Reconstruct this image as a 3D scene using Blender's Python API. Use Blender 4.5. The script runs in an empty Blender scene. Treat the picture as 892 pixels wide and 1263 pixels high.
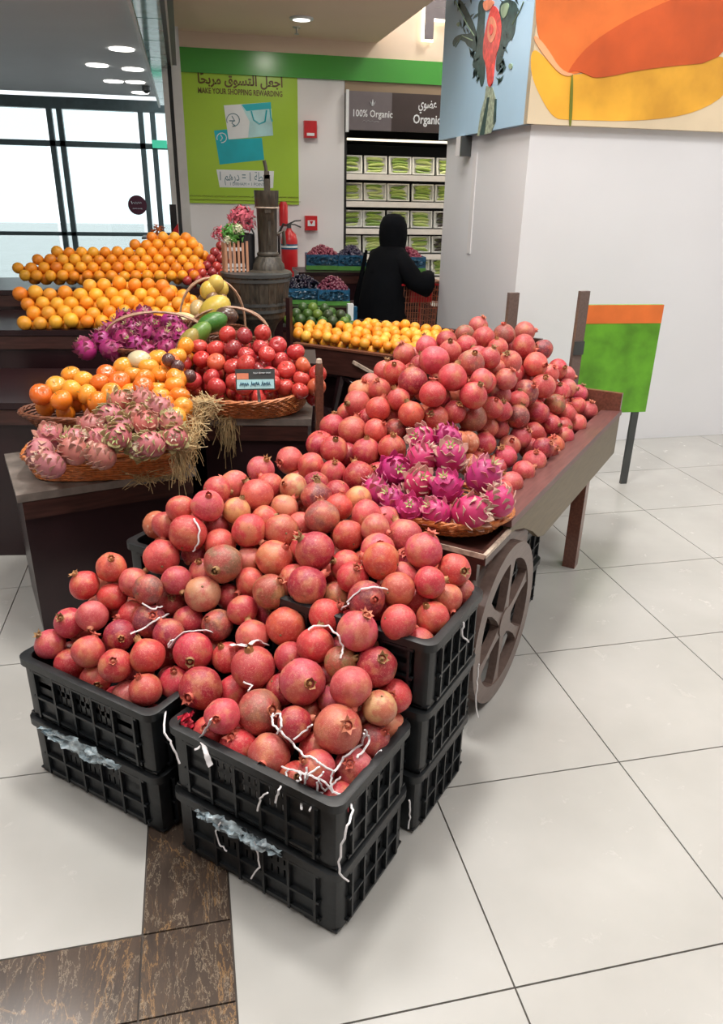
import bpy, bmesh, math, random
import numpy as np
from mathutils import Vector, Matrix, Euler, noise
random.seed(7)
rng = np.random.default_rng(7)
PI = math.pi
sc = bpy.context.scene
COL = sc.collection

# ------------------------------------------------------------------ camera
F_PX, CX, CY, CAM_H = 918.0, 446.0, 631.5, 1.6
def _basis():
    vp = np.array([225.6 - CX, -(232.6 - CY), -F_PX])
    hp = np.array([1225.6 - CX, -(232.6 + 1000 * math.tan(math.radians(1.185)) - CY), -F_PX])
    d = vp / np.linalg.norm(vp)
    up = np.cross(hp, d); up /= np.linalg.norm(up)
    if up[1] < 0: up = -up
    return np.array([np.cross(d, up), d, up])
MB_ = _basis()
cam_d = bpy.data.cameras.new('camera'); cam = bpy.data.objects.new('camera', cam_d); COL.objects.link(cam)
cam_d.sensor_fit = 'VERTICAL'; cam_d.sensor_height = 36.0; cam_d.lens = F_PX / 1263 * 36
cam_d.clip_start = 0.05
m4 = Matrix([[*MB_[0], 0], [*MB_[1], 0], [*MB_[2], CAM_H], [0, 0, 0, 1]])
cam.matrix_world = m4
sc.camera = cam

# ------------------------------------------------------------------ light
sc.view_settings.view_transform = 'Standard'; sc.view_settings.look = 'None'
sc.view_settings.gamma = 1; sc.view_settings.exposure = -0.52
w = bpy.data.worlds.new('world'); sc.world = w; w.use_nodes = True
bgn = w.node_tree.nodes['Background']
bgn.inputs[0].default_value = (0.90, 0.97, 1.0, 1); bgn.inputs[1].default_value = 2.2
def area_light(name, loc, size, power, col=(1, .96, .90), rot=(0, 0, 0), label=None):
    l = bpy.data.lights.new(name, 'AREA'); l.shape = 'DISK'; l.size = size; l.energy = power; l.color = col
    o = bpy.data.objects.new(name, l); COL.objects.link(o); o.location = loc; o.rotation_euler = rot
    return o
area_light('ceiling_lamp', (0.40, 2.30, 4.6), 0.6, 150)
for x_, y_ in ((-1.6, 0.6), (1.8, 0.2), (4.0, 2.2), (-1.8, 3.6), (1.2, 4.4), (3.9, 5.2), (-1.4, 6.6)):
    area_light('hall_fill_light', (x_, y_, 4.62), 1.7, 110, (1, .98, .95))  # unseen broad lamps added for the hall's ambient light
area_light('ceiling_lamp', (3.0, 7.0, 4.2), 0.6, 45)  # unseen lamp added to light the back area
area_light('ceiling_lamp', (0.95, 7.1, 2.88), 0.14, 14, (1, .93, .82))
area_light('mall_lamp', (-3.0, 9.5, 3.0), 1.5, 60)

# ------------------------------------------------------------------ geometry of the place
SA = math.radians(47.5)
O0 = np.array([0.854, 1.89, 0.0]); SV = np.array([math.cos(SA), math.sin(SA), 0]); NV = np.array([SV[1], -SV[0], 0])
CARTROT = SA - PI / 2                                   # local x = across (NV), local y = along (SV)
def sn(s, n, z=0.0): return Vector(O0 + s * SV + n * NV + np.array([0, 0, z]))
def ray(x, y): return MB_ @ np.array([x - CX, -(y - CY), -F_PX])
CAM0 = np.array([0, 0, CAM_H])
def at(x, y, dp):
    r = ray(x, y); return Vector(CAM0 + r * dp / F_PX)
def onz(x, y, z):
    r = ray(x, y); return Vector(CAM0 + r * (z - CAM_H) / r[2])
def ony(x, y, Y):
    r = ray(x, y); return Vector(CAM0 + r * Y / r[1])
def proj(p):
    c = MB_.T @ (np.array(p, float) - CAM0); return CX + F_PX * c[0] / -c[2], CY - F_PX * c[1] / -c[2]

# ------------------------------------------------------------------ materials
def nt(name):
    m = bpy.data.materials.new(name); m.use_nodes = True
    return m, m.node_tree, m.node_tree.nodes['Principled BSDF']
def mat(name, col, rough=.5, metal=0, noise_amt=.12, scale=12, bump=0, emit=None, coat=0, spec=.5, trans=0, stretch=None, alpha=1):
    m, t, b = nt(name)
    N = t.nodes.new; L = t.links.new
    b.inputs['Roughness'].default_value = rough; b.inputs['Metallic'].default_value = metal
    b.inputs['Coat Weight'].default_value = coat; b.inputs['Specular IOR Level'].default_value = spec
    b.inputs['Transmission Weight'].default_value = trans; b.inputs['Alpha'].default_value = alpha
    tc = N('ShaderNodeTexCoord'); src = tc.outputs['Object']
    if stretch:
        mp = N('ShaderNodeMapping'); mp.inputs['Scale'].default_value = stretch; L(src, mp.inputs[0]); src = mp.outputs[0]
    nz = N('ShaderNodeTexNoise'); nz.inputs['Scale'].default_value = scale; nz.inputs['Detail'].default_value = 5; L(src, nz.inputs['Vector'])
    cr = N('ShaderNodeValToRGB'); e = cr.color_ramp.elements
    e[0].position = .3; e[1].position = .7
    e[0].color = tuple(c * (1 - noise_amt) for c in col) + (1,); e[1].color = tuple(min(1, c * (1 + noise_amt)) for c in col) + (1,)
    L(nz.outputs[0], cr.inputs[0]); L(cr.outputs[0], b.inputs['Base Color'])
    if bump:
        bp = N('ShaderNodeBump'); bp.inputs['Strength'].default_value = bump; bp.inputs['Distance'].default_value = .01
        L(nz.outputs[0], bp.inputs['Height']); L(bp.outputs[0], b.inputs['Normal'])
    if emit:
        b.inputs['Emission Color'].default_value = (*emit[0], 1); b.inputs['Emission Strength'].default_value = emit[1]
    return m
def fruit_mat(name, patch, patch_amt=.5, speck=(.75, .6, .4), speck_amt=.3, rough=.38, bump=.08, pscale=3, streak=False, coat=.15):
    """skin: the object's own colour, blotched by noise shifted per fruit"""
    m, t, b = nt(name); N = t.nodes.new; L = t.links.new
    oi = N('ShaderNodeObjectInfo'); tc = N('ShaderNodeTexCoord')
    ad = N('ShaderNodeVectorMath'); ad.operation = 'ADD'; L(tc.outputs['Object'], ad.inputs[0])
    sc_ = N('ShaderNodeVectorMath'); sc_.operation = 'SCALE'; sc_.inputs['Scale'].default_value = 37
    cb = N('ShaderNodeCombineXYZ'); L(oi.outputs['Random'], cb.inputs[0]); L(oi.outputs['Random'], cb.inputs[1]); L(cb.outputs[0], sc_.inputs[0]); L(sc_.outputs[0], ad.inputs[1])
    src = ad.outputs[0]
    if streak:
        mp = N('ShaderNodeMapping'); mp.inputs['Scale'].default_value = (2.5, 2.5, .35); L(src, mp.inputs[0]); src = mp.outputs[0]
    n1 = N('ShaderNodeTexNoise'); n1.inputs['Scale'].default_value = pscale; n1.inputs['Detail'].default_value = 3; n1.inputs['Roughness'].default_value = .6; L(src, n1.inputs['Vector'])
    n2 = N('ShaderNodeTexNoise'); n2.inputs['Scale'].default_value = pscale * 14; n2.inputs['Detail'].default_value = 4; L(ad.outputs[0], n2.inputs['Vector'])
    r1 = N('ShaderNodeValToRGB'); r1.color_ramp.elements[0].position = .50; r1.color_ramp.elements[1].position = .72
    r1.color_ramp.elements[1].color = (patch_amt,) * 3 + (1,); L(n1.outputs[0], r1.inputs[0])
    r2 = N('ShaderNodeValToRGB'); r2.color_ramp.elements[0].position = .56; r2.color_ramp.elements[1].position = .72
    r2.color_ramp.elements[1].color = (speck_amt,) * 3 + (1,); L(n2.outputs[0], r2.inputs[0])
    m1 = N('ShaderNodeMix'); m1.data_type = 'RGBA'; L(r1.outputs[0], m1.inputs['Factor']); L(oi.outputs['Color'], m1.inputs['A']); m1.inputs['B'].default_value = (*patch, 1)
    m2 = N('ShaderNodeMix'); m2.data_type = 'RGBA'; L(r2.outputs[0], m2.inputs['Factor']); L(m1.outputs['Result'], m2.inputs['A']); m2.inputs['B'].default_value = (*speck, 1)
    L(m2.outputs['Result'], b.inputs['Base Color'])
    b.inputs['Roughness'].default_value = rough; b.inputs['Coat Weight'].default_value = coat; b.inputs['Coat Roughness'].default_value = .25
    b.inputs['Subsurface Weight'].default_value = 0
    bp = N('ShaderNodeBump'); bp.inputs['Strength'].default_value = bump; bp.inputs['Distance'].default_value = .05; L(n2.outputs[0], bp.inputs['Height']); L(bp.outputs[0], b.inputs['Normal'])
    return m
def pom_mat():
    m, t, b = nt('pomegranate_skin'); N = t.nodes.new; L = t.links.new
    oi = N('ShaderNodeObjectInfo'); tc = N('ShaderNodeTexCoord'); g = N('ShaderNodeNewGeometry')
    ad = N('ShaderNodeVectorMath'); ad.operation = 'ADD'; L(tc.outputs['Object'], ad.inputs[0])
    cb = N('ShaderNodeCombineXYZ'); mu = N('ShaderNodeMath'); mu.operation = 'MULTIPLY'; mu.inputs[1].default_value = 41; L(oi.outputs['Random'], mu.inputs[0]); L(mu.outputs[0], cb.inputs[0]); L(mu.outputs[0], cb.inputs[2]); L(cb.outputs[0], ad.inputs[1])
    def noise_(sc_, det, rough=.55, dist=0, src=None):
        n = N('ShaderNodeTexNoise'); n.inputs['Scale'].default_value = sc_; n.inputs['Detail'].default_value = det; n.inputs['Roughness'].default_value = rough; n.inputs['Distortion'].default_value = dist; L(src or ad.outputs[0], n.inputs['Vector']); return n.outputs[0]
    def ramp(f, p0, p1, v0, v1):
        r = N('ShaderNodeMapRange'); r.inputs[1].default_value = p0; r.inputs[2].default_value = p1; r.inputs[3].default_value = v0; r.inputs[4].default_value = v1; r.interpolation_type = 'SMOOTHSTEP'; L(f, r.inputs[0]); return r.outputs[0]
    def mix(f, A, B, mode='MIX'):
        x = N('ShaderNodeMix'); x.data_type = 'RGBA'; x.blend_type = mode
        L(f, x.inputs['Factor'])
        if isinstance(A, tuple): x.inputs['A'].default_value = (*A, 1)
        else: L(A, x.inputs['A'])
        if isinstance(B, tuple): x.inputs['B'].default_value = (*B, 1)
        else: L(B, x.inputs['B'])
        return x.outputs['Result']
    c = oi.outputs['Color']
    c = mix(ramp(noise_(1.1, 2), .47, .66, 0, .62), c, (.58, .24, .10))          # sun side blush of yellow
    c = mix(ramp(noise_(1.3, 3), .42, .60, 0, .6), c, (.44, .018, .035))   # deep red cheek
    c = mix(ramp(noise_(7, 5, .7), .50, .68, 0, .45), c, (.72, .27, .20))         # pale mottling
    c = mix(ramp(noise_(3.2, 6, .72, .8), .60, .70, 0, .75), c, (.20, .085, .04))        # russet scuffs
    c = mix(ramp(noise_(38, 3, .6), .58, .68, 0, .60), c, (.78, .52, .36))          # lenticels
    c = mix(ramp(noise_(26, 3, .6, .5), .66, .74, 0, .7), c, (.14, .06, .035))
    L(c, b.inputs['Base Color'])
    b.inputs['Coat Weight'].default_value = .12; b.inputs['Coat Roughness'].default_value = .22
    L(ramp(noise_(9, 4), .3, .7, .30, .48), b.inputs['Roughness'])
    bp = N('ShaderNodeBump'); bp.inputs['Strength'].default_value = .16; bp.inputs['Distance'].default_value = .05; L(noise_(16, 5, .65), bp.inputs['Height']); L(bp.outputs[0], b.inputs['Normal'])
    return m
def objcol_mat(name, rough=.6, amt=.25, scale=20):
    m, t, b = nt(name); N = t.nodes.new; L = t.links.new
    oi = N('ShaderNodeObjectInfo'); tc = N('ShaderNodeTexCoord'); nz = N('ShaderNodeTexNoise'); nz.inputs['Scale'].default_value = scale; L(tc.outputs['Object'], nz.inputs['Vector'])
    hs = N('ShaderNodeHueSaturation'); mr = N('ShaderNodeMapRange'); mr.inputs[3].default_value = 1 - amt; mr.inputs[4].default_value = 1 + amt
    L(nz.outputs[0], mr.inputs[0]); L(mr.outputs[0], hs.inputs['Value']); L(oi.outputs['Color'], hs.inputs['Color']); L(hs.outputs[0], b.inputs['Base Color'])
    b.inputs['Roughness'].default_value = rough
    return m
def marble_mat():
    m, t, b = nt('brown_marble'); N = t.nodes.new; L = t.links.new
    tc = N('ShaderNodeTexCoord'); oi = N('ShaderNodeObjectInfo')
    ad = N('ShaderNodeVectorMath'); ad.operation = 'ADD'; L(tc.outputs['Object'], ad.inputs[0])
    mu = N('ShaderNodeMath'); mu.operation = 'MULTIPLY'; mu.inputs[1].default_value = 13; L(oi.outputs['Random'], mu.inputs[0]); cb = N('ShaderNodeCombineXYZ')
    L(mu.outputs[0], cb.inputs[0]); L(cb.outputs[0], ad.inputs[1])
    def vein(rot, scl, sc_, width, amt, dist):
        mp = N('ShaderNodeMapping'); mp.inputs['Rotation'].default_value = (0, 0, rot); mp.inputs['Scale'].default_value = scl; L(ad.outputs[0], mp.inputs[0])
        n0 = N('ShaderNodeTexNoise'); n0.inputs['Scale'].default_value = sc_; n0.inputs['Detail'].default_value = 9; n0.inputs['Roughness'].default_value = .68; n0.inputs['Distortion'].default_value = dist; L(mp.outputs[0], n0.inputs['Vector'])
        ms = N('ShaderNodeMath'); ms.operation = 'SUBTRACT'; ms.inputs[1].default_value = .5; L(n0.outputs[0], ms.inputs[0])
        ab = N('ShaderNodeMath'); ab.operation = 'ABSOLUTE'; L(ms.outputs[0], ab.inputs[0])
        r = N('ShaderNodeMapRange'); r.inputs[1].default_value = 0; r.inputs[2].default_value = width; r.inputs[3].default_value = amt; r.inputs[4].default_value = 0; L(ab.outputs[0], r.inputs[0])
        return n0.outputs[0], r.outputs[0]
    n0, v0 = vein(.45, (7, 2.2, 3), 1.0, .010, .8, .5); n1, v1 = vein(-.9, (14, 5, 3), 1.1, .009, .6, .3); n2, v2 = vein(.3, (20, 5, 3), 1.0, .012, .35, .5)
    base = N('ShaderNodeValToRGB'); base.color_ramp.elements[0].position = .3; base.color_ramp.elements[1].position = .75; base.color_ramp.elements[0].color = (.050, .038, .032, 1); base.color_ramp.elements[1].color = (.095, .068, .052, 1); L(n2, base.inputs[0])
    c = base.outputs[0]
    for f, cl in ((v2, (.22, .13, .07, 1)), (v0, (.34, .20, .09, 1)), (v1, (.42, .34, .25, 1))):
        mx = N('ShaderNodeMix'); mx.data_type = 'RGBA'; L(f, mx.inputs['Factor']); L(c, mx.inputs['A']); mx.inputs['B'].default_value = cl; c = mx.outputs['Result']
    L(c, b.inputs['Base Color']); b.inputs['Roughness'].default_value = .16
    return m
def tile_mat():
    m, t, b = nt('cream_tile'); N = t.nodes.new; L = t.links.new
    tc = N('ShaderNodeTexCoord'); g = N('ShaderNodeNewGeometry')
    n0 = N('ShaderNodeTexNoise'); n0.inputs['Scale'].default_value = 2.3; n0.inputs['Detail'].default_value = 6; L(g.outputs['Position'], n0.inputs['Vector'])
    r = N('ShaderNodeValToRGB'); r.color_ramp.elements[0].position = .3; r.color_ramp.elements[1].position = .7
    r.color_ramp.elements[0].color = (.40, .398, .38, 1); r.color_ramp.elements[1].color = (.475, .472, .455, 1); L(n0.outputs[0], r.inputs[0])
    n1 = N('ShaderNodeTexNoise'); n1.inputs['Scale'].default_value = 9; n1.inputs['Detail'].default_value = 7; n1.inputs['Roughness'].default_value = .75; n1.inputs['Distortion'].default_value = .6; L(g.outputs['Position'], n1.inputs['Vector'])
    rs = N('ShaderNodeValToRGB'); rs.color_ramp.elements[0].position = .66; rs.color_ramp.elements[1].position = .80; rs.color_ramp.elements[1].color = (.55, .55, .55, 1); L(n1.outputs[0], rs.inputs[0])
    mx = N('ShaderNodeMix'); mx.data_type = 'RGBA'; L(rs.outputs[0], mx.inputs['Factor']); L(r.outputs[0], mx.inputs['A']); mx.inputs['B'].default_value = (.40, .39, .36, 1)
    L(mx.outputs['Result'], b.inputs['Base Color']); b.inputs['Roughness'].default_value = .22; b.inputs['Specular IOR Level'].default_value = .35
    mr = N('ShaderNodeMapRange'); mr.inputs[3].default_value = .16; mr.inputs[4].default_value = .34; L(n1.outputs[0], mr.inputs[0]); L(mr.outputs[0], b.inputs['Roughness'])
    return m
M = dict(
    crate=mat('black_plastic', (.009, .011, .013), .40, bump=.1, scale=30, noise_amt=.3, spec=.45),
    sideboard=mat('olive_brown_board', (.15, .115, .065), .42, stretch=(30, 3, 30), noise_amt=.12, scale=3, coat=.08, spec=.3), railwood=mat('purple_brown_rail', (.14, .060, .055), .36, stretch=(30, 3, 30), noise_amt=.2, scale=3, coat=.15, spec=.4),
    wood=mat('dark_wood', (.055, .020, .016), .35, stretch=(3, 30, 30), noise_amt=.35, scale=3, coat=.15),
    woodred=mat('red_brown_wood', (.15, .055, .035), .34, stretch=(30, 3, 30), noise_amt=.3, scale=3, coat=.3),
    woodgrey=mat('glossy_brown_board', (.15, .105, .09), .34, stretch=(30, 3, 30), noise_amt=.15, scale=3, coat=.15, spec=.4),
    edge=mat('worn_board_edge', (.50, .40, .32), .6, noise_amt=.4, scale=40),
    darkbox=mat('dark_table_laminate', (.022, .008, .010), .3, noise_amt=.2, scale=5),
    tabletop=mat('dull_grey_tabletop', (.20, .17, .15), .5, noise_amt=.3, scale=14),
    wicker=mat('orange_wicker', (.50, .16, .045), .45, noise_amt=.4, scale=60, bump=.3),
    wickerdk=mat('brown_wicker', (.20, .07, .035), .45, noise_amt=.4, scale=60, bump=.3),
    cane=mat('pale_cane', (.42, .25, .16), .5, noise_amt=.3, scale=60),
    white=mat('white_paint', (.78, .77, .78), .55, noise_amt=.02, scale=2),
    column=mat('column_paint', (.76, .77, .80), .5, noise_amt=.02, scale=1.5),
    ceil=mat('beige_ceiling', (.86, .68, .52), .7, noise_amt=.02, scale=2),
    beige=mat('beige_paint', (.76, .62, .48), .7, noise_amt=.02, scale=2),
    soffit=mat('brown_soffit', (.30, .22, .14), .5, noise_amt=.05, scale=2),
    green=mat('green_band', (.06, .33, .045), .25, noise_amt=.05, scale=1),
    lime=mat('lime_poster', (.36, .58, .035), .3, noise_amt=.07, scale=1.2),
    ink=mat('brown_ink', (.12, .07, .01), .5), teal=mat('teal_print', (.0, .42, .50), .35, noise_amt=.12, scale=5),
    paper=mat('white_print', (.78, .82, .84), .4, noise_amt=.03), bluegrey=mat('blue_grey_ink', (.10, .22, .27), .5), paleteal=mat('pale_teal_print', (.42, .70, .73), .4, noise_amt=.15, scale=6),
    wrap=mat('dark_blue_wrap', (.03, .10, .17), .2, noise_amt=.9, scale=30, bump=1), frame=mat('teal_grey_frame', (.10, .15, .16), .4), red=mat('red_paint', (.55, .015, .02), .3, noise_amt=.1), steel=mat('steel', (.55, .56, .56), .3, metal=.8), alu=mat('white_aluminium', (.62, .62, .60), .4, noise_amt=.04),
    darkmetal=mat('dark_metal', (.05, .055, .055), .4), signgrey=mat('grey_sign_panel', (.16, .14, .15), .5, noise_amt=.05), signdark=mat('dark_sign_panel', (.050, .034, .032), .4, noise_amt=.05),
    black=mat('black_cloth', (.003, .0035, .005), .9, noise_amt=.3, scale=6, bump=.3, spec=.12), blackin=mat('black_interior', (.010, .010, .011), .6),
    skin=mat('skin', (.45, .27, .19), .5), bronze=mat('weathered_bronze', (.050, .042, .031), .5, noise_amt=.6, scale=14, bump=.5, stretch=(4, 4, 1)),
    bucket=mat('dark_bucket', (.010, .010, .012), .35), slat=mat('pink_wood_slat', (.50, .25, .15), .6, noise_amt=.25, scale=8, stretch=(6, 6, 1)),
    string=mat('white_string', (.80, .78, .80), .5, noise_amt=.1), film=mat('clear_film', (.42, .52, .60), .12, noise_amt=.75, scale=38, bump=1, coat=.6),
    straw=mat('straw', (.50, .36, .18), .7, noise_amt=.35, scale=30), tray=mat('white_tray', (.80, .80, .76), .4, noise_amt=.04),
    shelf=mat('white_shelf_rail', (.72, .68, .62), .4, noise_amt=.05), glass=mat('teal_glass', (.22, .42, .38), .08, noise_amt=.4, scale=4, spec=.8),
    blue=mat('blue_box', (.015, .10, .20), .3, noise_amt=.5, scale=25, bump=.6), grn=mat('green_board', (.09, .30, .05), .5), flower=mat('pink_petals', (.62, .12, .17), .6, noise_amt=.4, scale=40),
    flowerw=mat('cream_petals', (.72, .72, .50), .6), leaf=mat('leaf_green', (.10, .32, .05), .5, noise_amt=.4, scale=30),
    purple=mat('purple_paint', (.10, .02, .04), .5), tile=tile_mat(), marble=marble_mat(), grout=mat('grout', (.09, .075, .065), .8),
    pom=pom_mat(),
    pomdark=fruit_mat('apple_skin', (.62, .30, .10), .55, (.75, .45, .25), .2, rough=.22, bump=.02, pscale=14, streak=True, coat=.4),
    orange=fruit_mat('orange_peel', (.95, .42, .03), .3, (1, .62, .2), .15, rough=.42, bump=.12, pscale=10), calyx=objcol_mat('dry_calyx'),
    dragon=fruit_mat('dragonfruit_skin', (.50, .03, .16), .5, (.80, .35, .45), .25, rough=.4, bump=.05, pscale=14), scale=objcol_mat('fruit_scale', .5, .3, 60),
    cuke=fruit_mat('cucumber_skin', (.26, .38, .06), .4, (.4, .55, .15), .3, rough=.35, bump=.05, pscale=12),
    grape=fruit_mat('grape_skin', (.10, .03, .05), .3, (.5, .4, .5), .2, rough=.3, pscale=8, bump=0),
)
M['glow'] = mat('sign_glow', (1, 1, 1), emit=((1, .93, .74), 3.5)); M['lamp'] = mat('lamp_lens', (1, 1, 1), emit=((1, .97, .90), 6)); M['striplight'] = mat('shelf_strip_light', (1, 1, 1), emit=((1, .86, .62), 2.2))
M['pane'] = mat('window_glass', (.85, .95, .95), .02, trans=.95, spec=.5, noise_amt=0)

# ------------------------------------------------------------------ mesh helper
class MB:
    def __init__(s): s.v = []; s.f = []; s.mi = []
    def add(s, vs, fs, mi=0):
        k = len(s.v); s.v += [tuple(map(float, v)) for v in vs]; s.f += [tuple(i + k for i in f) for f in fs]; s.mi += [mi] * len(fs); return s
    def box(s, c, d, rot=None, mi=0):
        x, y, z = d[0] / 2, d[1] / 2, d[2] / 2
        vs = [Vector(p) for p in ((-x, -y, -z), (x, -y, -z), (x, y, -z), (-x, y, -z), (-x, -y, z), (x, -y, z), (x, y, z), (-x, y, z))]
        if rot is not None:
            R = rot if isinstance(rot, Matrix) else Euler(rot).to_matrix(); vs = [R @ v for v in vs]
        c = Vector(c); return s.add([v + c for v in vs], [(0, 3, 2, 1), (4, 5, 6, 7), (0, 1, 5, 4), (1, 2, 6, 5), (2, 3, 7, 6), (3, 0, 4, 7)], mi)
    def bb(s, x0, x1, y0, y1, z0, z1, mi=0): return s.box(((x0 + x1) / 2, (y0 + y1) / 2, (z0 + z1) / 2), (x1 - x0, y1 - y0, z1 - z0), None, mi)
    def tube(s, pts, r, n=6, closed=False, mi=0, flat=1.0):
        pts = [Vector(p) for p in pts]; m = len(pts); rr = r if hasattr(r, '__len__') else [r] * m
        rings = []; up = Vector((0, 0, 1)); prev = None
        for i, p in enumerate(pts):
            a = pts[(i - 1) % m] if (closed or i > 0) else p; b = pts[(i + 1) % m] if (closed or i < m - 1) else p
            t = (b - a); t = t.normalized() if t.length > 1e-9 else Vector((0, 0, 1))
            if prev is None: u = t.orthogonal().normalized() if abs(t.dot(up)) > .95 else t.cross(up).normalized()
            else:
                u = prev - t * prev.dot(t); u = u.normalized() if u.length > 1e-6 else t.orthogonal().normalized()
            prev = u; v = t.cross(u)
            rings.append([p + u * math.cos(2 * PI * k / n) * rr[i] + v * math.sin(2 * PI * k / n) * rr[i] * flat for k in range(n)])
        vs = [q for R in rings for q in R]; fs = []
        for i in range(m if closed else m - 1):
            j = (i + 1) % m
            for k in range(n): fs.append((i * n + k, i * n + (k + 1) % n, j * n + (k + 1) % n, j * n + k))
        if not closed: fs.append(tuple(range(n))[::-1]); fs.append(tuple((m - 1) * n + k for k in range(n)))
        return s.add(vs, fs, mi)
    def lathe(s, prof, n=20, c=(0, 0, 0), mi=0, lobes=0, amp=0, sx=1, sy=1):
        vs = []; c = Vector(c)
        for r, z in prof:
            for k in range(n):
                a = 2 * PI * k / n; q = r * (1 + amp * math.cos(lobes * a)) if lobes else r
                vs.append(c + Vector((q * math.cos(a) * sx, q * math.sin(a) * sy, z)))
        fs = []
        for i in range(len(prof) - 1):
            for k in range(n): fs.append((i * n + k, i * n + (k + 1) % n, (i + 1) * n + (k + 1) % n, (i + 1) * n + k))
        fs.append(tuple(range(n))[::-1]); fs.append(tuple((len(prof) - 1) * n + k for k in range(n)))
        return s.add(vs, fs, mi)
    def prism(s, poly, th, origin=(0, 0, 0), ux=(1, 0, 0), uy=(0, 0, 1), mi=0):
        """a polygon in the plane (ux, uy) thickened along ux x uy"""
        ux = Vector(ux); uy = Vector(uy); nn = ux.cross(uy).normalized() * th; o = Vector(origin); n = len(poly)
        a = [o + ux * p[0] + uy * p[1] for p in poly]; return s.add(a + [p + nn for p in a], [tuple(range(n))[::-1], tuple(range(n, 2 * n))] + [(i, (i + 1) % n, n + (i + 1) % n, n + i) for i in range(n)], mi)
    def ball(s, c, r, n=8, m=6, mi=0, sc=(1, 1, 1)):
        prof = [(r * math.sin(PI * (i + .0001) / m) if 0 < i < m else r * .02, -r * math.cos(PI * i / m)) for i in range(m + 1)]
        k = len(s.v); s.lathe(prof, n, (0, 0, 0), mi); c = Vector(c)
        for i in range(k, len(s.v)): q = s.v[i]; s.v[i] = (c.x + q[0] * sc[0], c.y + q[1] * sc[1], c.z + q[2] * sc[2])
        return s
    def mesh(s, name, mats, smooth=True):
        me = bpy.data.meshes.new(name); me.from_pydata(s.v, [], s.f)
        for m in (mats if isinstance(mats, (list, tuple)) else [mats]): me.materials.append(M[m] if isinstance(m, str) else m)
        if any(s.mi): me.polygons.foreach_set('material_index', s.mi)
        if smooth:
            me.polygons.foreach_set('use_smooth', [True] * len(me.polygons))
            if smooth != 'full': me.set_sharp_from_angle(angle=math.radians(38))
        me.update(); return me
    def obj(s, name, mats, parent=None, smooth=True, loc=None, rot=None):
        return link(name, s.mesh(name, mats, smooth), parent, loc, rot)
def link(name, data, parent=None, loc=None, rot=None):
    o = bpy.data.objects.new(name, data); COL.objects.link(o)
    if parent: o.parent = parent
    if loc is not None: o.location = loc
    if rot is not None: o.rotation_euler = rot
    return o
def tag(o, label=None, cat=None, group=None, kind=None):
    if label: o['label'] = label
    if cat: o['category'] = cat
    if group: o['group'] = group
    if kind: o['kind'] = kind
    return o
def empty(name, loc, rotz=0, label=None, cat=None, group=None):
    o = link(name, None, None, loc, (0, 0, rotz)); o.empty_display_size = .05
    return tag(o, label, cat, group)
def struct(name, mb, mats, parent=None, smooth=False, label=None):
    o = mb.obj(name, mats, parent, smooth)
    if not parent: o['kind'] = 'structure'
    if label: o['label'] = label
    return o
ORD = 'first second third fourth fifth sixth seventh eighth ninth tenth eleventh twelfth thirteenth fourteenth fifteenth sixteenth seventeenth eighteenth nineteenth twentieth twenty-first twenty-second twenty-third twenty-fourth'.split()
def rowcol(pts, dy):
    """rows counted upwards, then places counted from the left"""
    y1 = max(p[1] for p in pts); rows = {}
    for i, p in enumerate(pts): rows.setdefault(int((y1 - p[1]) / dy), []).append(i)
    out = [None] * len(pts)
    for a, k in enumerate(sorted(rows)):
        for b, i in enumerate(sorted(rows[k], key=lambda i: pts[i][0])): out[i] = (ORD[min(a, 23)], ORD[min(b, 23)])
    return out
def relax(P, R, it=120, keep=.04, tol=.97):
    P = np.array(P, float); R = np.array(R, float); P0 = P.copy(); n = len(P)
    for _ in range(it):
        d = P[:, None] - P[None]; L = np.linalg.norm(d, axis=2) + np.eye(n) * 9
        ov = (R[:, None] + R[None]) * tol - L
        P = P + (d / L[..., None] * (ov * (ov > 0))[..., None]).sum(1) * .3 + (P0 - P) * keep * (1 if _ < it * .7 else 0)
    return P

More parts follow.
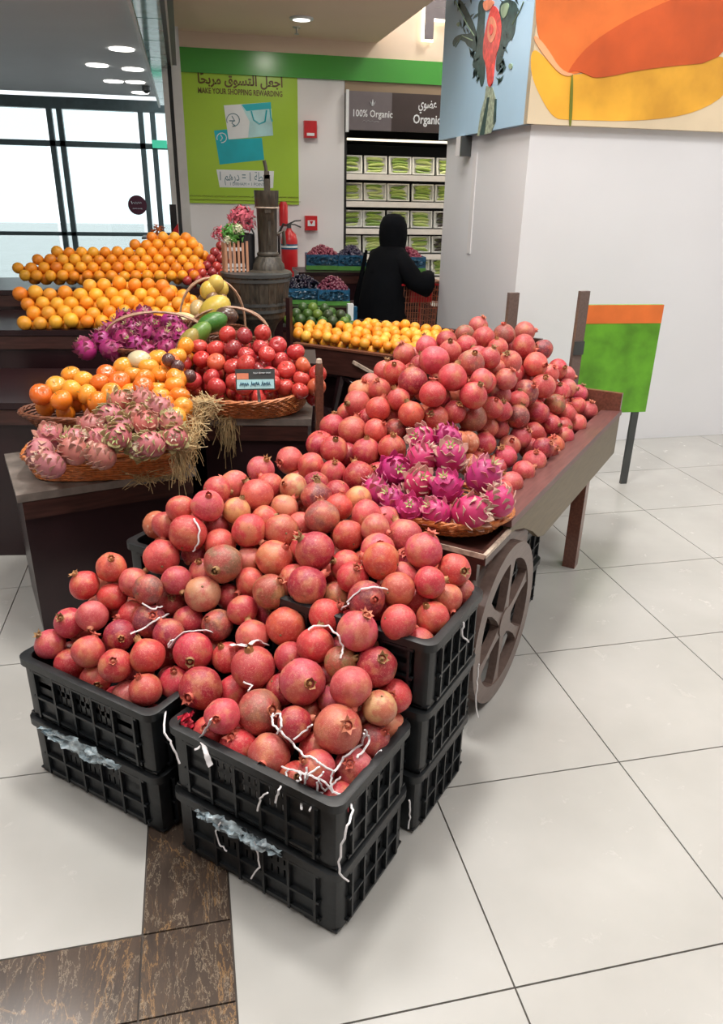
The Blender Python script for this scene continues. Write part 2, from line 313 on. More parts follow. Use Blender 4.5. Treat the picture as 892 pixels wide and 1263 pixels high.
POMS="-0.174 1.726 0.470 0.047 r F|-0.181 1.657 0.413 0.043 r F|-0.109 1.691 0.402 0.043 r F|-0.057 1.726 0.469 0.053 r F|-0.042 1.612 0.431 0.056 d F|0.031 1.712 0.448 0.043 r F|0.092 1.612 0.478 0.057 q F|0.007 1.471 0.447 0.043 p F|0.038 1.446 0.371 0.047 r F|0.096 1.490 0.431 0.056 b F|0.107 1.387 0.386 0.050 p F|0.202 1.489 0.506 0.057 p F|0.249 1.580 0.545 0.049 r F|0.346 1.530 0.607 0.052 p F|0.384 1.479 0.532 0.051 d F|0.308 1.420 0.527 0.051 p F|0.373 1.396 0.474 0.043 y F|0.426 1.454 0.457 0.043 r F|0.410 1.436 0.381 0.043 y F|0.355 1.377 0.397 0.043 b F|0.265 1.356 0.461 0.057 p F|0.171 1.407 0.449 0.043 d F|0.294 1.314 0.377 0.047 p F|0.205 1.289 0.413 0.043 r F|0.163 1.328 0.354 0.043 r F|0.216 1.383 0.385 0.043 r F|0.280 1.469 0.458 0.043 p F|0.213 1.480 0.412 0.043 d F|0.189 1.615 0.491 0.043 r F|0.243 1.254 0.350 0.043 r F|0.301 1.511 0.532 0.043 b F|0.276 1.550 0.465 0.043 d F|-0.131 1.986 0.627 0.052 p F|-0.054 1.992 0.693 0.055 r F|-0.037 2.022 0.607 0.043 d F|0.039 1.891 0.639 0.055 b F|0.035 1.987 0.653 0.048 p F|-0.022 1.859 0.566 0.051 y F|-0.093 1.913 0.587 0.043 p F|-0.169 1.883 0.581 0.043 b F|-0.212 1.952 0.571 0.043 p F|-0.112 1.930 0.509 0.043 r F|-0.172 1.854 0.502 0.046 v F|-0.119 1.790 0.492 0.043 d F|-0.066 1.853 0.488 0.044 r F|0.011 1.784 0.507 0.044 v F|0.053 1.891 0.532 0.043 r F|0.111 1.869 0.585 0.043 p F|0.116 1.947 0.612 0.043 y F|0.081 1.780 0.549 0.043 r F|0.100 1.708 0.509 0.046 p F|-0.017 1.945 0.589 0.043 p F|0.026 2.070 0.676 0.043 p F|0.213 1.971 0.688 0.051 p F|0.119 1.978 0.695 0.051 r F|0.182 1.888 0.643 0.054 q F|0.287 1.819 0.691 0.056 d F|0.274 1.909 0.656 0.047 r F|0.251 1.730 0.633 0.055 d F|0.157 1.771 0.604 0.049 b F|0.189 1.694 0.537 0.054 q F|0.289 1.652 0.584 0.047 r F|0.369 1.792 0.652 0.045 r F|0.370 1.708 0.660 0.043 r F|0.333 1.729 0.590 0.043 b F|0.385 1.606 0.649 0.049 v F|0.398 1.903 0.690 0.047 q F|0.334 1.978 0.719 0.053 b F|0.155 1.799 0.520 0.043 d F|0.324 1.601 0.506 0.043 d F|0.555 1.868 0.691 0.053 p F|0.570 1.724 0.712 0.052 p F|0.445 1.700 0.707 0.051 q F|0.459 1.792 0.691 0.049 p F|0.648 1.690 0.665 0.046 q F|0.554 1.616 0.676 0.043 r F|0.472 1.623 0.659 0.046 q F|0.510 1.712 0.646 0.043 p F|0.449 1.525 0.623 0.046 r F|0.552 1.567 0.600 0.044 q F|0.608 1.628 0.615 0.043 p F|0.677 1.703 0.585 0.043 r F|0.504 1.514 0.560 0.043 r F|0.469 1.870 0.722 0.043 p F|0.007 2.040 0.755 0.048 p F|-0.070 2.072 0.737 0.043 q F|-0.116 2.098 0.677 0.043 p F|0.095 2.199 0.751 0.049 p F|0.157 2.126 0.742 0.053 p F|0.186 2.297 0.763 0.046 p F|0.204 2.215 0.733 0.047 r F|0.091 2.059 0.724 0.043 y F|0.237 2.100 0.704 0.045 y F|0.038 2.119 0.770 0.043 r F|0.054 2.145 0.695 0.043 d F|0.276 2.173 0.743 0.045 y F|0.338 2.111 0.731 0.050 v F|0.354 2.218 0.730 0.043 d F|0.416 2.164 0.719 0.043 d F|0.397 2.046 0.720 0.043 q F|0.467 2.096 0.717 0.047 y F|0.467 1.978 0.718 0.047 p F|0.538 2.010 0.682 0.043 p F|0.277 2.032 0.673 0.043 p F|0.481 1.918 0.658 0.043 p F|0.173 2.050 0.694 0.043 r F|0.230 1.818 0.611 0.043 r F|0.391 1.575 0.545 0.043 d F|0.159 1.559 0.437 0.043 d F|0.044 1.629 0.398 0.043 r F|-0.005 1.788 0.427 0.043 d F|-0.060 1.989 0.536 0.043 r F|0.531 1.646 0.603 0.043 r F|0.428 1.661 0.598 0.043 d F|0.546 1.786 0.653 0.043 d F|-0.222 1.918 0.482 0.043 r F|-0.204 1.768 0.403 0.043 d F|0.606 1.625 0.535 0.043 r F|-0.026 1.500 0.378 0.043 r F|-0.277 1.964 0.524 0.043 r F|-0.323 1.877 0.518 0.044 p F|-0.250 1.827 0.480 0.043 d F|-0.331 1.795 0.457 0.045 p F|-0.257 1.726 0.450 0.044 r F|-0.271 1.751 0.319 0.043 r F|-0.320 1.784 0.375 0.043 q F|-0.394 1.851 0.388 0.043 d F|-0.447 1.900 0.427 0.043 p F|-0.390 1.910 0.484 0.043 r F|-0.273 1.996 0.603 0.043 q F|-0.349 1.981 0.560 0.043 r F|-0.370 1.830 0.312 0.043 r F|-0.233 1.704 0.366 0.043 p F|0.488 2.645 0.791 0.050 r C|0.543 2.541 0.804 0.055 p C|0.429 2.578 0.746 0.052 r C|0.452 2.425 0.776 0.049 r C|0.298 2.440 0.739 0.049 p C|0.361 2.363 0.742 0.048 q C|0.428 2.306 0.736 0.044 p C|0.503 2.252 0.735 0.054 d C|0.565 2.413 0.766 0.051 r C|0.613 2.481 0.821 0.043 p C|0.644 2.367 0.791 0.049 r C|0.627 2.795 0.880 0.051 y C|0.585 2.670 0.870 0.051 p C|0.568 2.738 0.815 0.046 q C|0.633 2.535 0.883 0.046 r C|0.677 2.700 0.914 0.043 p C|0.745 2.887 0.940 0.045 p C|0.582 2.307 0.719 0.043 d C|0.846 2.965 0.989 0.048 p C|0.753 2.765 0.963 0.047 r C|0.774 2.584 0.968 0.055 d C|0.873 2.651 1.028 0.057 p C|0.964 2.742 1.043 0.045 p C|0.896 2.503 0.997 0.053 r C|1.047 2.794 1.051 0.044 r C|0.710 2.543 0.914 0.043 r C|0.737 2.460 0.881 0.048 q C|0.810 2.456 0.951 0.049 r C|0.826 2.453 0.864 0.046 r C|0.692 2.502 0.812 0.043 v C|0.670 2.445 0.751 0.049 r C|0.963 2.459 0.940 0.051 r C|1.015 2.518 0.981 0.043 p C|0.998 2.594 1.027 0.051 b C|0.986 2.511 0.843 0.055 b C|1.264 3.232 1.054 0.045 p C|1.116 3.004 1.057 0.043 b C|1.176 2.933 1.055 0.048 r C|0.765 2.460 0.800 0.043 p C|0.878 2.476 0.797 0.046 r C|0.905 2.481 0.876 0.043 r C|0.930 2.938 1.026 0.044 p C|1.015 2.936 1.047 0.043 d C|1.324 3.072 1.041 0.049 b C|1.519 3.290 1.011 0.051 p C|1.391 3.007 1.003 0.052 r C|1.563 3.168 0.954 0.046 v C|1.203 2.843 1.028 0.043 r C|1.086 2.639 1.035 0.043 r C|1.214 2.736 0.994 0.048 q C|1.412 2.915 0.942 0.053 p C|1.625 3.124 0.872 0.046 r C|1.518 2.986 0.884 0.043 p C|1.707 3.186 0.825 0.043 p C|1.052 2.589 0.952 0.048 r C|1.145 2.604 0.960 0.043 p C|1.428 2.854 0.863 0.053 p C|1.301 2.745 0.868 0.052 v C|1.150 2.648 0.890 0.043 p C|1.581 2.991 0.800 0.045 p C|1.669 3.092 0.787 0.046 p C|1.786 3.192 0.735 0.043 p C|1.506 2.880 0.774 0.047 b C|1.072 2.534 0.870 0.043 r C|1.132 2.583 0.843 0.043 r C|1.366 2.748 0.780 0.048 d C|1.215 2.613 0.808 0.048 v C|1.715 3.063 0.709 0.043 r C|1.799 3.110 0.672 0.047 p C|1.574 2.901 0.725 0.044 r C|1.442 2.761 0.720 0.043 d C|1.639 2.911 0.671 0.046 p C|1.505 2.761 0.668 0.043 r C|1.330 2.693 0.714 0.043 r C|1.144 2.620 0.759 0.043 p C|1.073 2.566 0.784 0.043 p C|1.234 2.609 0.723 0.045 p C|1.406 2.653 0.668 0.043 q C|1.169 2.561 0.707 0.044 y C|1.040 2.501 0.742 0.046 r C|1.301 2.539 0.699 0.043 d C|1.124 2.492 0.688 0.046 p C|1.238 2.474 0.671 0.046 p C|1.150 2.375 0.669 0.044 p C|1.057 2.272 0.669 0.044 p C|1.064 2.435 0.668 0.043 p C|0.991 2.200 0.668 0.043 p C|1.351 2.593 0.668 0.043 d C|1.288 2.640 0.668 0.043 r C|1.241 2.681 0.852 0.043 r C|1.070 2.718 1.024 0.043 r C|1.130 2.683 0.981 0.043 r C|0.848 2.735 0.994 0.043 d C|0.613 2.597 0.829 0.043 d C|0.693 2.356 0.710 0.044 r C|0.511 2.478 0.737 0.043 d C|0.407 2.498 0.768 0.043 d C|0.863 2.535 0.919 0.043 d C|0.959 2.531 0.756 0.043 p C|0.988 2.439 0.696 0.043 r C|0.692 2.578 0.841 0.043 r C|0.680 2.865 0.896 0.043 p C"
FILL="0.760 2.910 0.830 0.043|0.516 2.641 0.704 0.040|0.274 1.449 0.370 0.042|0.987 2.808 0.962 0.041|0.325 2.180 0.666 0.040|1.121 3.053 0.966 0.044|1.109 2.849 0.971 0.043|0.708 2.832 0.831 0.043|0.058 2.008 0.571 0.041|0.165 1.982 0.563 0.044|1.456 3.262 0.928 0.043|1.160 2.983 0.954 0.043|-0.274 1.899 0.410 0.041|0.375 1.957 0.596 0.041|0.662 2.731 0.786 0.044|1.349 2.893 0.834 0.043|0.597 1.718 0.601 0.044|0.035 2.242 0.630 0.045|0.344 1.807 0.548 0.045|1.020 2.663 0.941 0.046|0.060 1.482 0.305 0.041|-0.372 1.962 0.430 0.041|1.210 3.217 0.985 0.045|0.473 2.336 0.676 0.041|1.069 2.724 0.923 0.041|0.996 2.882 0.994 0.043|0.579 2.389 0.670 0.042|1.294 3.016 0.935 0.046|1.219 2.889 0.960 0.043|0.944 2.614 0.904 0.041|0.394 2.345 0.673 0.040|0.405 2.006 0.647 0.041|1.301 3.245 0.974 0.041|1.613 3.055 0.731 0.041|-0.148 2.168 0.649 0.044|0.138 2.220 0.669 0.043|0.314 2.075 0.618 0.044|0.128 2.113 0.642 0.045|0.658 1.789 0.586 0.045|1.270 3.137 0.983 0.041|0.846 2.668 0.908 0.042|0.764 2.631 0.845 0.045|1.608 3.201 0.829 0.042|1.232 2.785 0.896 0.041|1.172 2.733 0.845 0.041|1.531 3.361 0.939 0.045|0.191 2.343 0.675 0.041|0.986 3.012 0.950 0.041|0.890 2.921 0.918 0.044|1.675 3.153 0.711 0.043|0.925 2.735 0.928 0.044|0.117 1.675 0.394 0.045|1.290 2.773 0.748 0.044|0.182 1.879 0.550 0.042|1.492 3.028 0.812 0.043|-0.282 2.051 0.524 0.045|0.836 2.797 0.884 0.042|0.744 2.750 0.843 0.041|0.943 2.420 0.778 0.042|1.593 3.266 0.926 0.045|0.695 2.656 0.789 0.041|1.135 2.759 0.938 0.041|0.254 1.793 0.544 0.041|1.659 3.237 0.758 0.045|0.563 1.858 0.588 0.045|1.524 3.113 0.840 0.041|0.232 2.236 0.654 0.045|1.255 2.959 1.010 0.041|0.277 2.316 0.670 0.044|1.428 3.039 0.927 0.041|0.499 1.783 0.576 0.046|1.516 3.182 0.883 0.041|0.354 1.879 0.589 0.040|1.387 3.101 0.922 0.041|0.799 2.533 0.853 0.040|0.187 2.084 0.601 0.041|-0.400 1.930 0.365 0.041|0.843 3.007 0.906 0.043|-0.031 2.133 0.621 0.042|0.790 2.719 0.898 0.041|0.600 2.484 0.726 0.042|0.177 1.534 0.359 0.041|0.409 2.483 0.671 0.045|0.302 2.000 0.597 0.042|0.449 1.911 0.590 0.041|1.170 2.825 0.914 0.045|0.931 2.361 0.713 0.042|1.394 2.968 0.872 0.042|-0.121 1.761 0.358 0.044|0.496 1.586 0.527 0.044|0.874 2.600 0.867 0.046|0.923 2.848 0.975 0.044|0.406 1.735 0.557 0.041|-0.165 1.651 0.319 0.041|-0.315 1.870 0.349 0.041|0.671 2.555 0.750 0.042|1.399 2.845 0.773 0.041|1.537 2.843 0.684 0.043|1.023 2.603 0.832 0.040|0.245 1.336 0.302 0.045|1.245 3.066 0.999 0.045|1.426 2.928 0.809 0.042|0.051 1.560 0.348 0.042|1.215 3.287 0.947 0.040|1.059 3.006 0.971 0.041|-0.245 1.993 0.455 0.044|0.114 2.300 0.675 0.041|1.593 3.126 0.800 0.041|0.219 2.151 0.635 0.040|0.388 2.253 0.669 0.043|-0.125 2.128 0.585 0.045|0.530 2.568 0.701 0.043|0.139 1.469 0.345 0.044|0.755 2.544 0.785 0.040|0.572 2.660 0.786 0.041|1.287 2.830 0.832 0.046|-0.058 2.179 0.676 0.044|0.118 1.378 0.292 0.041|1.609 2.984 0.717 0.041|0.322 2.393 0.674 0.043|-0.141 1.828 0.408 0.046|0.901 2.567 0.797 0.041|0.244 1.919 0.569 0.043|0.909 3.027 0.962 0.045|0.704 1.752 0.516 0.040|1.352 3.121 0.982 0.041|1.100 2.928 0.971 0.041|0.403 2.163 0.641 0.041|0.888 2.369 0.798 0.041|1.489 2.966 0.763 0.043|1.288 2.866 0.911 0.043|0.595 1.973 0.647 0.040|0.813 2.910 0.886 0.045|0.463 2.058 0.642 0.041|-0.023 1.536 0.298 0.042|1.144 2.674 0.814 0.040|0.128 1.861 0.486 0.042|1.078 2.647 0.851 0.042|0.048 2.148 0.618 0.044|0.357 1.678 0.530 0.045|0.186 1.627 0.405 0.043|0.452 2.415 0.671 0.043|1.236 2.718 0.777 0.042|0.279 1.731 0.514 0.042|0.599 2.572 0.736 0.040|0.989 2.939 0.930 0.041|0.433 1.846 0.624 0.041|0.531 1.670 0.531 0.042|-0.159 1.906 0.436 0.043|0.630 1.889 0.644 0.043|1.371 2.749 0.674 0.046|-0.238 1.834 0.366 0.043|1.459 2.845 0.710 0.043|-0.195 1.775 0.327 0.044|1.327 2.932 0.909 0.043|0.133 2.031 0.611 0.040|0.994 2.734 0.965 0.040|0.340 1.449 0.418 0.041|1.016 2.362 0.676 0.040|0.823 2.411 0.771 0.042|0.561 2.719 0.735 0.045|1.354 2.813 0.720 0.045|-0.322 2.015 0.458 0.044|0.243 1.580 0.400 0.041|1.659 3.024 0.670 0.043|0.480 2.520 0.671 0.043|0.761 2.810 0.899 0.041|-0.436 1.882 0.318 0.042|0.019 1.967 0.523 0.044|0.122 1.603 0.364 0.042|0.226 2.025 0.579 0.041|0.851 2.856 0.935 0.043|1.532 3.047 0.746 0.046|0.638 2.808 0.795 0.041"
DRAGS="0.613 2.204 0.769 0.051|0.724 2.267 0.837 0.050|0.700 2.209 0.804 0.052|0.786 2.169 0.819 0.054|0.801 2.236 0.852 0.043|0.668 2.111 0.753 0.050|0.740 2.051 0.755 0.049|0.854 2.041 0.792 0.054|0.577 2.090 0.709 0.043|0.616 2.021 0.705 0.044|0.688 1.976 0.705 0.045|0.778 1.934 0.722 0.054|0.867 1.932 0.753 0.045|0.543 2.145 0.720 0.043"
STRINGS="0.123 1.442 0.459;0.122 1.401 0.456;0.141 1.368 0.455;0.162 1.364 0.427;0.175 1.293 0.452;0.197 1.271 0.459;0.209 1.258 0.452;0.233 1.255 0.435;0.228 1.245 0.410;0.230 1.232 0.392|0.118 1.437 0.454;0.137 1.406 0.485;0.139 1.377 0.471;0.127 1.383 0.447|0.206 1.353 0.484;0.189 1.362 0.461;0.162 1.358 0.445|0.320 1.326 0.462;0.320 1.347 0.414;0.279 1.302 0.431;0.260 1.298 0.415;0.237 1.255 0.430|0.130 1.336 0.391;0.157 1.283 0.421;0.187 1.247 0.434;0.213 1.240 0.418;0.230 1.237 0.395;0.253 1.221 0.385;0.263 1.218 0.377;0.265 1.176 0.389;0.244 1.144 0.381;0.230 1.138 0.321;0.226 1.134 0.261;0.249 1.140 0.227|0.178 1.265 0.447;0.174 1.252 0.425;0.172 1.279 0.354;0.160 1.221 0.370|0.199 1.240 0.420;0.198 1.246 0.369;0.175 1.207 0.377|-0.133 1.656 0.376;-0.131 1.488 0.403;-0.116 1.474 0.380;-0.101 1.460 0.331|0.208 1.256 0.450;0.179 1.253 0.435;0.179 1.282 0.362;0.194 1.259 0.358;0.210 1.243 0.386|-0.017 1.433 0.469;-0.047 1.461 0.399;-0.037 1.401 0.400;-0.028 1.393 0.370|-0.110 1.742 0.500;-0.120 1.743 0.475;-0.079 1.741 0.521;-0.029 1.755 0.512;-0.003 1.738 0.515|-0.220 1.793 0.500;-0.178 1.803 0.510;-0.142 1.803 0.534;-0.120 1.883 0.499|0.324 1.626 0.614;0.335 1.586 0.652;0.332 1.595 0.655;0.366 1.581 0.694;0.399 1.583 0.696;0.436 1.593 0.680|0.229 1.572 0.595;0.252 1.584 0.600;0.285 1.599 0.584;0.294 1.505 0.613;0.305 1.497 0.582;0.294 1.478 0.569|0.043 1.701 0.494;0.080 1.616 0.540;0.110 1.660 0.525;0.136 1.673 0.499|0.698 1.675 0.621|0.644 1.622 0.566;0.630 1.548 0.583;0.627 1.545 0.548;0.663 1.584 0.502|0.458 1.387 0.179;0.465 1.394 0.121;0.461 1.391 0.078|0.733 1.661 0.368;0.733 1.660 0.312;0.734 1.661 0.249;0.760 1.690 0.155|-0.031 1.972 0.746;-0.020 1.949 0.718;-0.027 1.940 0.680;-0.042 1.944 0.658|-0.015 1.382 0.204;-0.028 1.394 0.168;-0.023 1.388 0.133;-0.005 1.372 0.120|0.060 1.313 0.195;0.066 1.308 0.161;0.068 1.305 0.124;0.048 1.323 0.073|-0.062 1.425 0.396;-0.040 1.453 0.385;-0.021 1.452 0.390|0.135 1.302 0.387;0.116 1.262 0.393;0.108 1.268 0.353|0.362 1.329 0.406;0.348 1.330 0.384|0.144 1.318 0.399;0.135 1.302 0.387;0.148 1.288 0.379;0.166 1.259 0.416;0.161 1.274 0.430|0.214 1.248 0.440;0.199 1.241 0.426;0.214 1.246 0.389;0.236 1.249 0.399;0.256 1.277 0.392|0.296 1.293 0.425;0.321 1.319 0.422;0.338 1.343 0.429;0.324 1.336 0.465|0.093 1.283 0.370;0.078 1.296 0.344;0.070 1.303 0.303|0.063 1.556 0.474;0.086 1.551 0.465;0.072 1.507 0.485|-0.183 1.839 0.562;-0.159 1.831 0.547;-0.134 1.860 0.538"
# ================================================================== the setting
fl = MB().bb(-7, 6.15, -4.1, 14, -.08, -.006)
floor = struct('floor', fl, 'grout')
def tile(x0, x1, y0, y1, m, name):
    k = (round(x1 - x0, 3), round(y1 - y0, 3), m)
    if k not in TC:
        a, b = (x1 - x0) / 2 - .0022, (y1 - y0) / 2 - .0022
        TC[k] = MB().lathe([], 4).mesh('x', m) if False else MB().bb(-a, a, -b, b, -.008, 0).mesh(name, m, False)
    link(name, TC[k], floor, ((x0 + x1) / 2, (y0 + y1) / 2, 0))
TC = {}
for i in range(0, 8):
    for j in range(-1, 13):
        tile(-.006 + .6 * i, .594 + .6 * i, .986 + .6 * j, 1.586 + .6 * j, 'tile', 'floor_tile')
for i in range(1, 5):
    for j in range(0, 12): tile(-.21 - .6 * i, -.21 - .6 * (i - 1), 1.28 + .6 * j, 1.88 + .6 * j, 'tile', 'floor_tile')
for j in range(0, 11): tile(-.21, -.006, 1.28 + .6 * j, 1.88 + .6 * j, 'marble', 'marble_tile')
tile(-.21, -.006, 1.08, 1.28, 'marble', 'marble_tile'); tile(-.21, -.006, .48, 1.08, 'marble', 'marble_tile')
for i in range(0, 4):
    tile(-.81 - .6 * i, -.21 - .6 * i, 1.08, 1.28, 'marble', 'marble_tile'); tile(-.81 - .6 * i, -.21 - .6 * i, .48, 1.08, 'marble', 'marble_tile')

YW = 8.2
wb = MB().bb(.04, 1.62, YW, YW + .15, 0, 4.6, 0).bb(1.62, 6, YW + .75, YW + .9, 0, 2.62, 0).bb(1.62, 6, YW, YW + .9, 2.62, 4.6)
struct('wall_back', wb, 'white')
struct('trim_1', MB().bb(.03, 6, YW - .035, YW - .002, 2.60, 2.80), 'green', label='glossy green band running above the lime poster')
struct('trim_2', MB().bb(.05, 6, YW - .02, YW - .002, 2.80, 4.4), 'beige', label='beige fascia above the green band')
struct('ceiling', MB().bb(-.02, 1.93, 5.4, YW - .022, 2.93, 3.12), 'ceil')
struct('ceiling_hall', MB().bb(-6.2, 6.2, -4, 5.398, 4.7, 4.8).bb(1.935, 6.2, 5.4, YW - .03, 4.7, 4.8).bb(-6.2, 1.93, 5.4, 7.15, 4.7, 4.8), 'beige')
struct('wall_right', MB().bb(6, 6.15, -4, YW, 0, 4.7), 'white'); struct('wall_behind', MB().bb(-6.2, 6.15, -4.15, -4, 0, 4.7), 'white'); struct('wall_mall', MB().bb(-6.2, -6.02, -4, 12, 0, 4.7), 'white')
struct('wall_left', MB().bb(-.03, .055, YW - .2, YW + .1, 0, 3.4, 0).bb(-.115, -.065, YW - .2, YW + .05, 0, 3.4, 0).bb(-.065, -.03, YW - .14, YW + .05, 0, 3.4, 1), ['alu', 'darkmetal'], label='white aluminium jamb with a dark groove at the shop front')
hd = MB()
for k in range(9): hd.bb(-.215, -.06, 4.2 + .8 * k + .01, 5.0 + .8 * k - .01, 2.60, 2.68)
struct('trim_3', hd, 'glass', label='teal glass header of the shop front')
struct('trim_4', MB().bb(-.24, -.217, 4.2, 11.5, 2.58, 2.70, 0), 'alu', label='thin white edge rail of the glass header')
struct('trim_5', MB().bb(-.058, .02, 4.2, 7.95, 2.62, 2.92, 0).bb(-.03, -.018, 4.2, 7.95, 2.60, 2.619, 1), ['darkmetal', 'alu'], label='dark track beside the glass header')
struct('ceiling_mall', MB().bb(-6, -.26, 3.2, 12, 2.75, 2.85), 'white')
# entrance glazing
wf = MB()
wf.bb(-6, 0, 11.96, 12.1, 2.56, 2.70)
for x in (-.33, -.49, -1.55, -1.68, -2.7, -3.8, -4.9): wf.bb(x - .05, x + .02, 11.97, 12.07, 0, 2.56)
wf.bb(-6, 0, 11.97, 12.07, 2.10, 2.17).bb(-6, 0, 11.97, 12.07, 0, .12).bb(-6, 0, 11.97, 12.07, .95, 1.0)
win = struct('window_1', wf, 'frame', label='dark framed glass entrance wall beyond the shop front')
xs = [-6, -4.95, -3.85, -2.75, -1.73, -.54, -.38, 0]
for a, b in zip(xs, xs[1:]):
    for z0, z1 in ((.12, .95), (1.0, 2.10), (2.17, 2.56)): MB().bb(a + .02, b - .05 if b < 0 else b, 12.015, 12.025, z0, z1).obj('pane', 'pane', win, False)
struct('ground_outside', MB().bb(-12, 6, 14, 40, -.1, -.02), 'tile')
# white column
CXc, CYc = 2.03, 4.6
colm = struct('column', MB().bb(CXc, 4.4, CYc, 6.15, 0, 4.3), 'column', label='square white column behind the pomegranate cart')
MB().bb(CXc - .006, CXc, 5.46, 5.53, 1.2, 1.87).obj('shadow_strip', 'white', colm, False)  # thin pale strip standing in for the shadow band below the sensor box

# ---- prints on flat boards: pixel outlines are laid on the board's own plane
def plane_pt(px, py, axis, val):
    r = ray(px, py); c = 0 if axis == 'x' else 1
    return Vector(CAM0 + r * (val / r[c]))
def print_poly(name, outlines, axis, val, m, parent, th=.0015):
    for pl in outlines:
        mb = MB()
        if name not in ('gift_card', 'card_print', 'slogan_card', 'stem_bundle'):
            for _ in range(2): pl = [q for (a, b) in zip(pl, pl[1:] + pl[:1]) for q in ((a[0] * .75 + b[0] * .25, a[1] * .75 + b[1] * .25), (a[0] * .25 + b[0] * .75, a[1] * .25 + b[1] * .75))]
        p = [plane_pt(x, y, axis, val) for x, y in pl]; k = Vector((-th, 0, 0)) if axis == 'x' else Vector((0, -th, 0)); n = len(p)
        mb.add(p + [q + k for q in p], [tuple(range(n)), tuple(range(n, 2 * n))[::-1]] + [(i, n + i, n + (i + 1) % n, (i + 1) % n) for i in range(n)])
        me = mb.mesh(name, m, False); bm = bmesh.new(); bm.from_mesh(me); bmesh.ops.recalc_face_normals(bm, faces=bm.faces); bmesh.ops.triangulate(bm, faces=bm.faces); bm.to_mesh(me); bm.free()
        link(name, me, parent)
def strokes(name, lines, wpx, axis, val, m, parent, off=.003):
    mb = MB()
    for L in lines:
        mb.tube([plane_pt(x, y, axis, val - off) for x, y in L], wpx, 4)
    return mb.obj(name, m, parent)
def text(name, s, loc, size, m, parent, rot=(PI / 2, 0, 0), align='CENTER', ext=.001, bold=0, width=None):
    c = bpy.data.curves.new(name, 'FONT'); c.body = s; c.size = size; c.align_x = align; c.extrude = ext; c.offset = bold; c.resolution_u = 2
    o = link(name, c, None, loc, rot); c.materials.append(M[m]); 
    bpy.context.view_layer.update()
    if width: k = width / max(.001, o.dimensions.x); o.scale = (k, 1, 1); bpy.context.view_layer.update()
    dg = bpy.context.evaluated_depsgraph_get(); me = bpy.data.meshes.new_from_object(o.evaluated_get(dg)); mw = o.matrix_world.copy(); bpy.data.objects.remove(o); me.transform(mw)
    q = link(name, me, parent); return q
def squiggle(name, x0, x1, z, h, y, m, parent, seed=1, r=.002, words=2):
    rs = random.Random(seed); mb = MB(); L_ = (x1 - x0) / words
    for w_ in range(words):
        a = x0 + L_ * w_; b = a + L_ * .86; n = 14
        mb.tube([(a + (b - a) * i / n, y, z + h * .5 * math.sin(i * 1.9 + seed) * rs.uniform(.3, 1)) for i in range(n + 1)], r, 4, flat=.5)
    o = mb.obj(name, m, parent); o['kind'] = 'stuff'; return o
pmats = {}
def pm(key, c, r=.4, n=.1, s=6):
    if key not in M: M[key] = mat(key, c, r, noise_amt=n, scale=s)
    return key
pm('print_blue', (.40, .60, .78), .4, .08, 1); pm('print_darkgreen', (.025, .065, .065), .4, .5, 30); pm('print_rose', (.75, .07, .06), .4, .35, 25)
pm('print_coral', (.85, .28, .16), .4, .25, 15); pm('print_stem', (.34, .40, .30), .4, .5, 40); pm('print_orange', (.78, .18, .035), .4, .25, 3); pm('print_deep', (.62, .10, .02), .4, .2, 3)
pm('print_yellow', (.85, .42, .04), .4, .25, 3); pm('print_cream', (.72, .60, .42), .4, .1, 2); pm('print_olive', (.16, .18, .02), .4, .2); pm('print_peach', (.80, .40, .20), .4, .15, 3); pm('print_sage', (.30, .42, .28), .4, .3, 10)
XP, YP = CXc - .05, CYc - .05
p1 = tag(MB().bb(XP, CXc, CYc - .05, 6.22, 1.985, 3.7).obj('wall_poster', 'print_blue', None, False), 'pale blue bouquet poster on the left face of the white column', 'poster')
print_poly('bouquet_leaves', [[(563, 0), (571, 0), (590, 40), (588, 66), (583, 60), (575, 52), (566, 48), (560, 60), (558, 50), (566, 42), (583, 42), (577, 28)],
    [(590, 0), (600, 0), (597, 45), (599, 82), (598, 100), (594, 110), (591, 95), (586, 84), (582, 80), (589, 60), (586, 45), (590, 30)],
    [(614, 0), (640, 0), (637, 30), (634, 47), (626, 52), (620, 72), (616, 90), (611, 86), (614, 60), (620, 40)]], 'x', XP, 'print_darkgreen', p1, .002)
print_poly('rose', [[(603, 20), (608, 5), (616, 12), (620, 35), (616, 60), (612, 68), (608, 106), (602, 108), (600, 78), (596, 70), (597, 48)]], 'x', XP, 'print_rose', p1, .004)
print_poly('petal', [[(596, 0), (612, 0), (606, 12), (598, 14)], [(605, 18), (612, 24), (614, 40), (607, 56), (601, 44)]], 'x', XP, 'print_coral', p1, .006)
print_poly('petal', [[(606, 28), (611, 34), (607, 46), (604, 38)], [(604, 84), (610, 76), (609, 104), (604, 105)]], 'x', XP, 'print_rose', p1, .008)
print_poly('stem_bundle', [[(600, 106), (608, 108), (612, 122), (612, 150), (606, 164), (589, 168), (593, 140), (598, 122)]], 'x', XP, 'print_stem', p1, .002)
print_poly('stem_bundle', [[(602, 120), (604, 120), (598, 166), (592, 167)], [(611, 122), (613, 122), (612, 150), (609, 154)]], 'x', XP, 'print_darkgreen', p1, .004)
print_poly('leaf', [[(629, 78), (633, 79), (632, 86), (628, 84)], [(563, 30), (568, 26), (567, 34)], [(618, 6), (630, 2), (626, 20), (620, 24)]], 'x', XP, 'print_sage', p1, .006)
rs_ = random.Random(4); lv = MB()
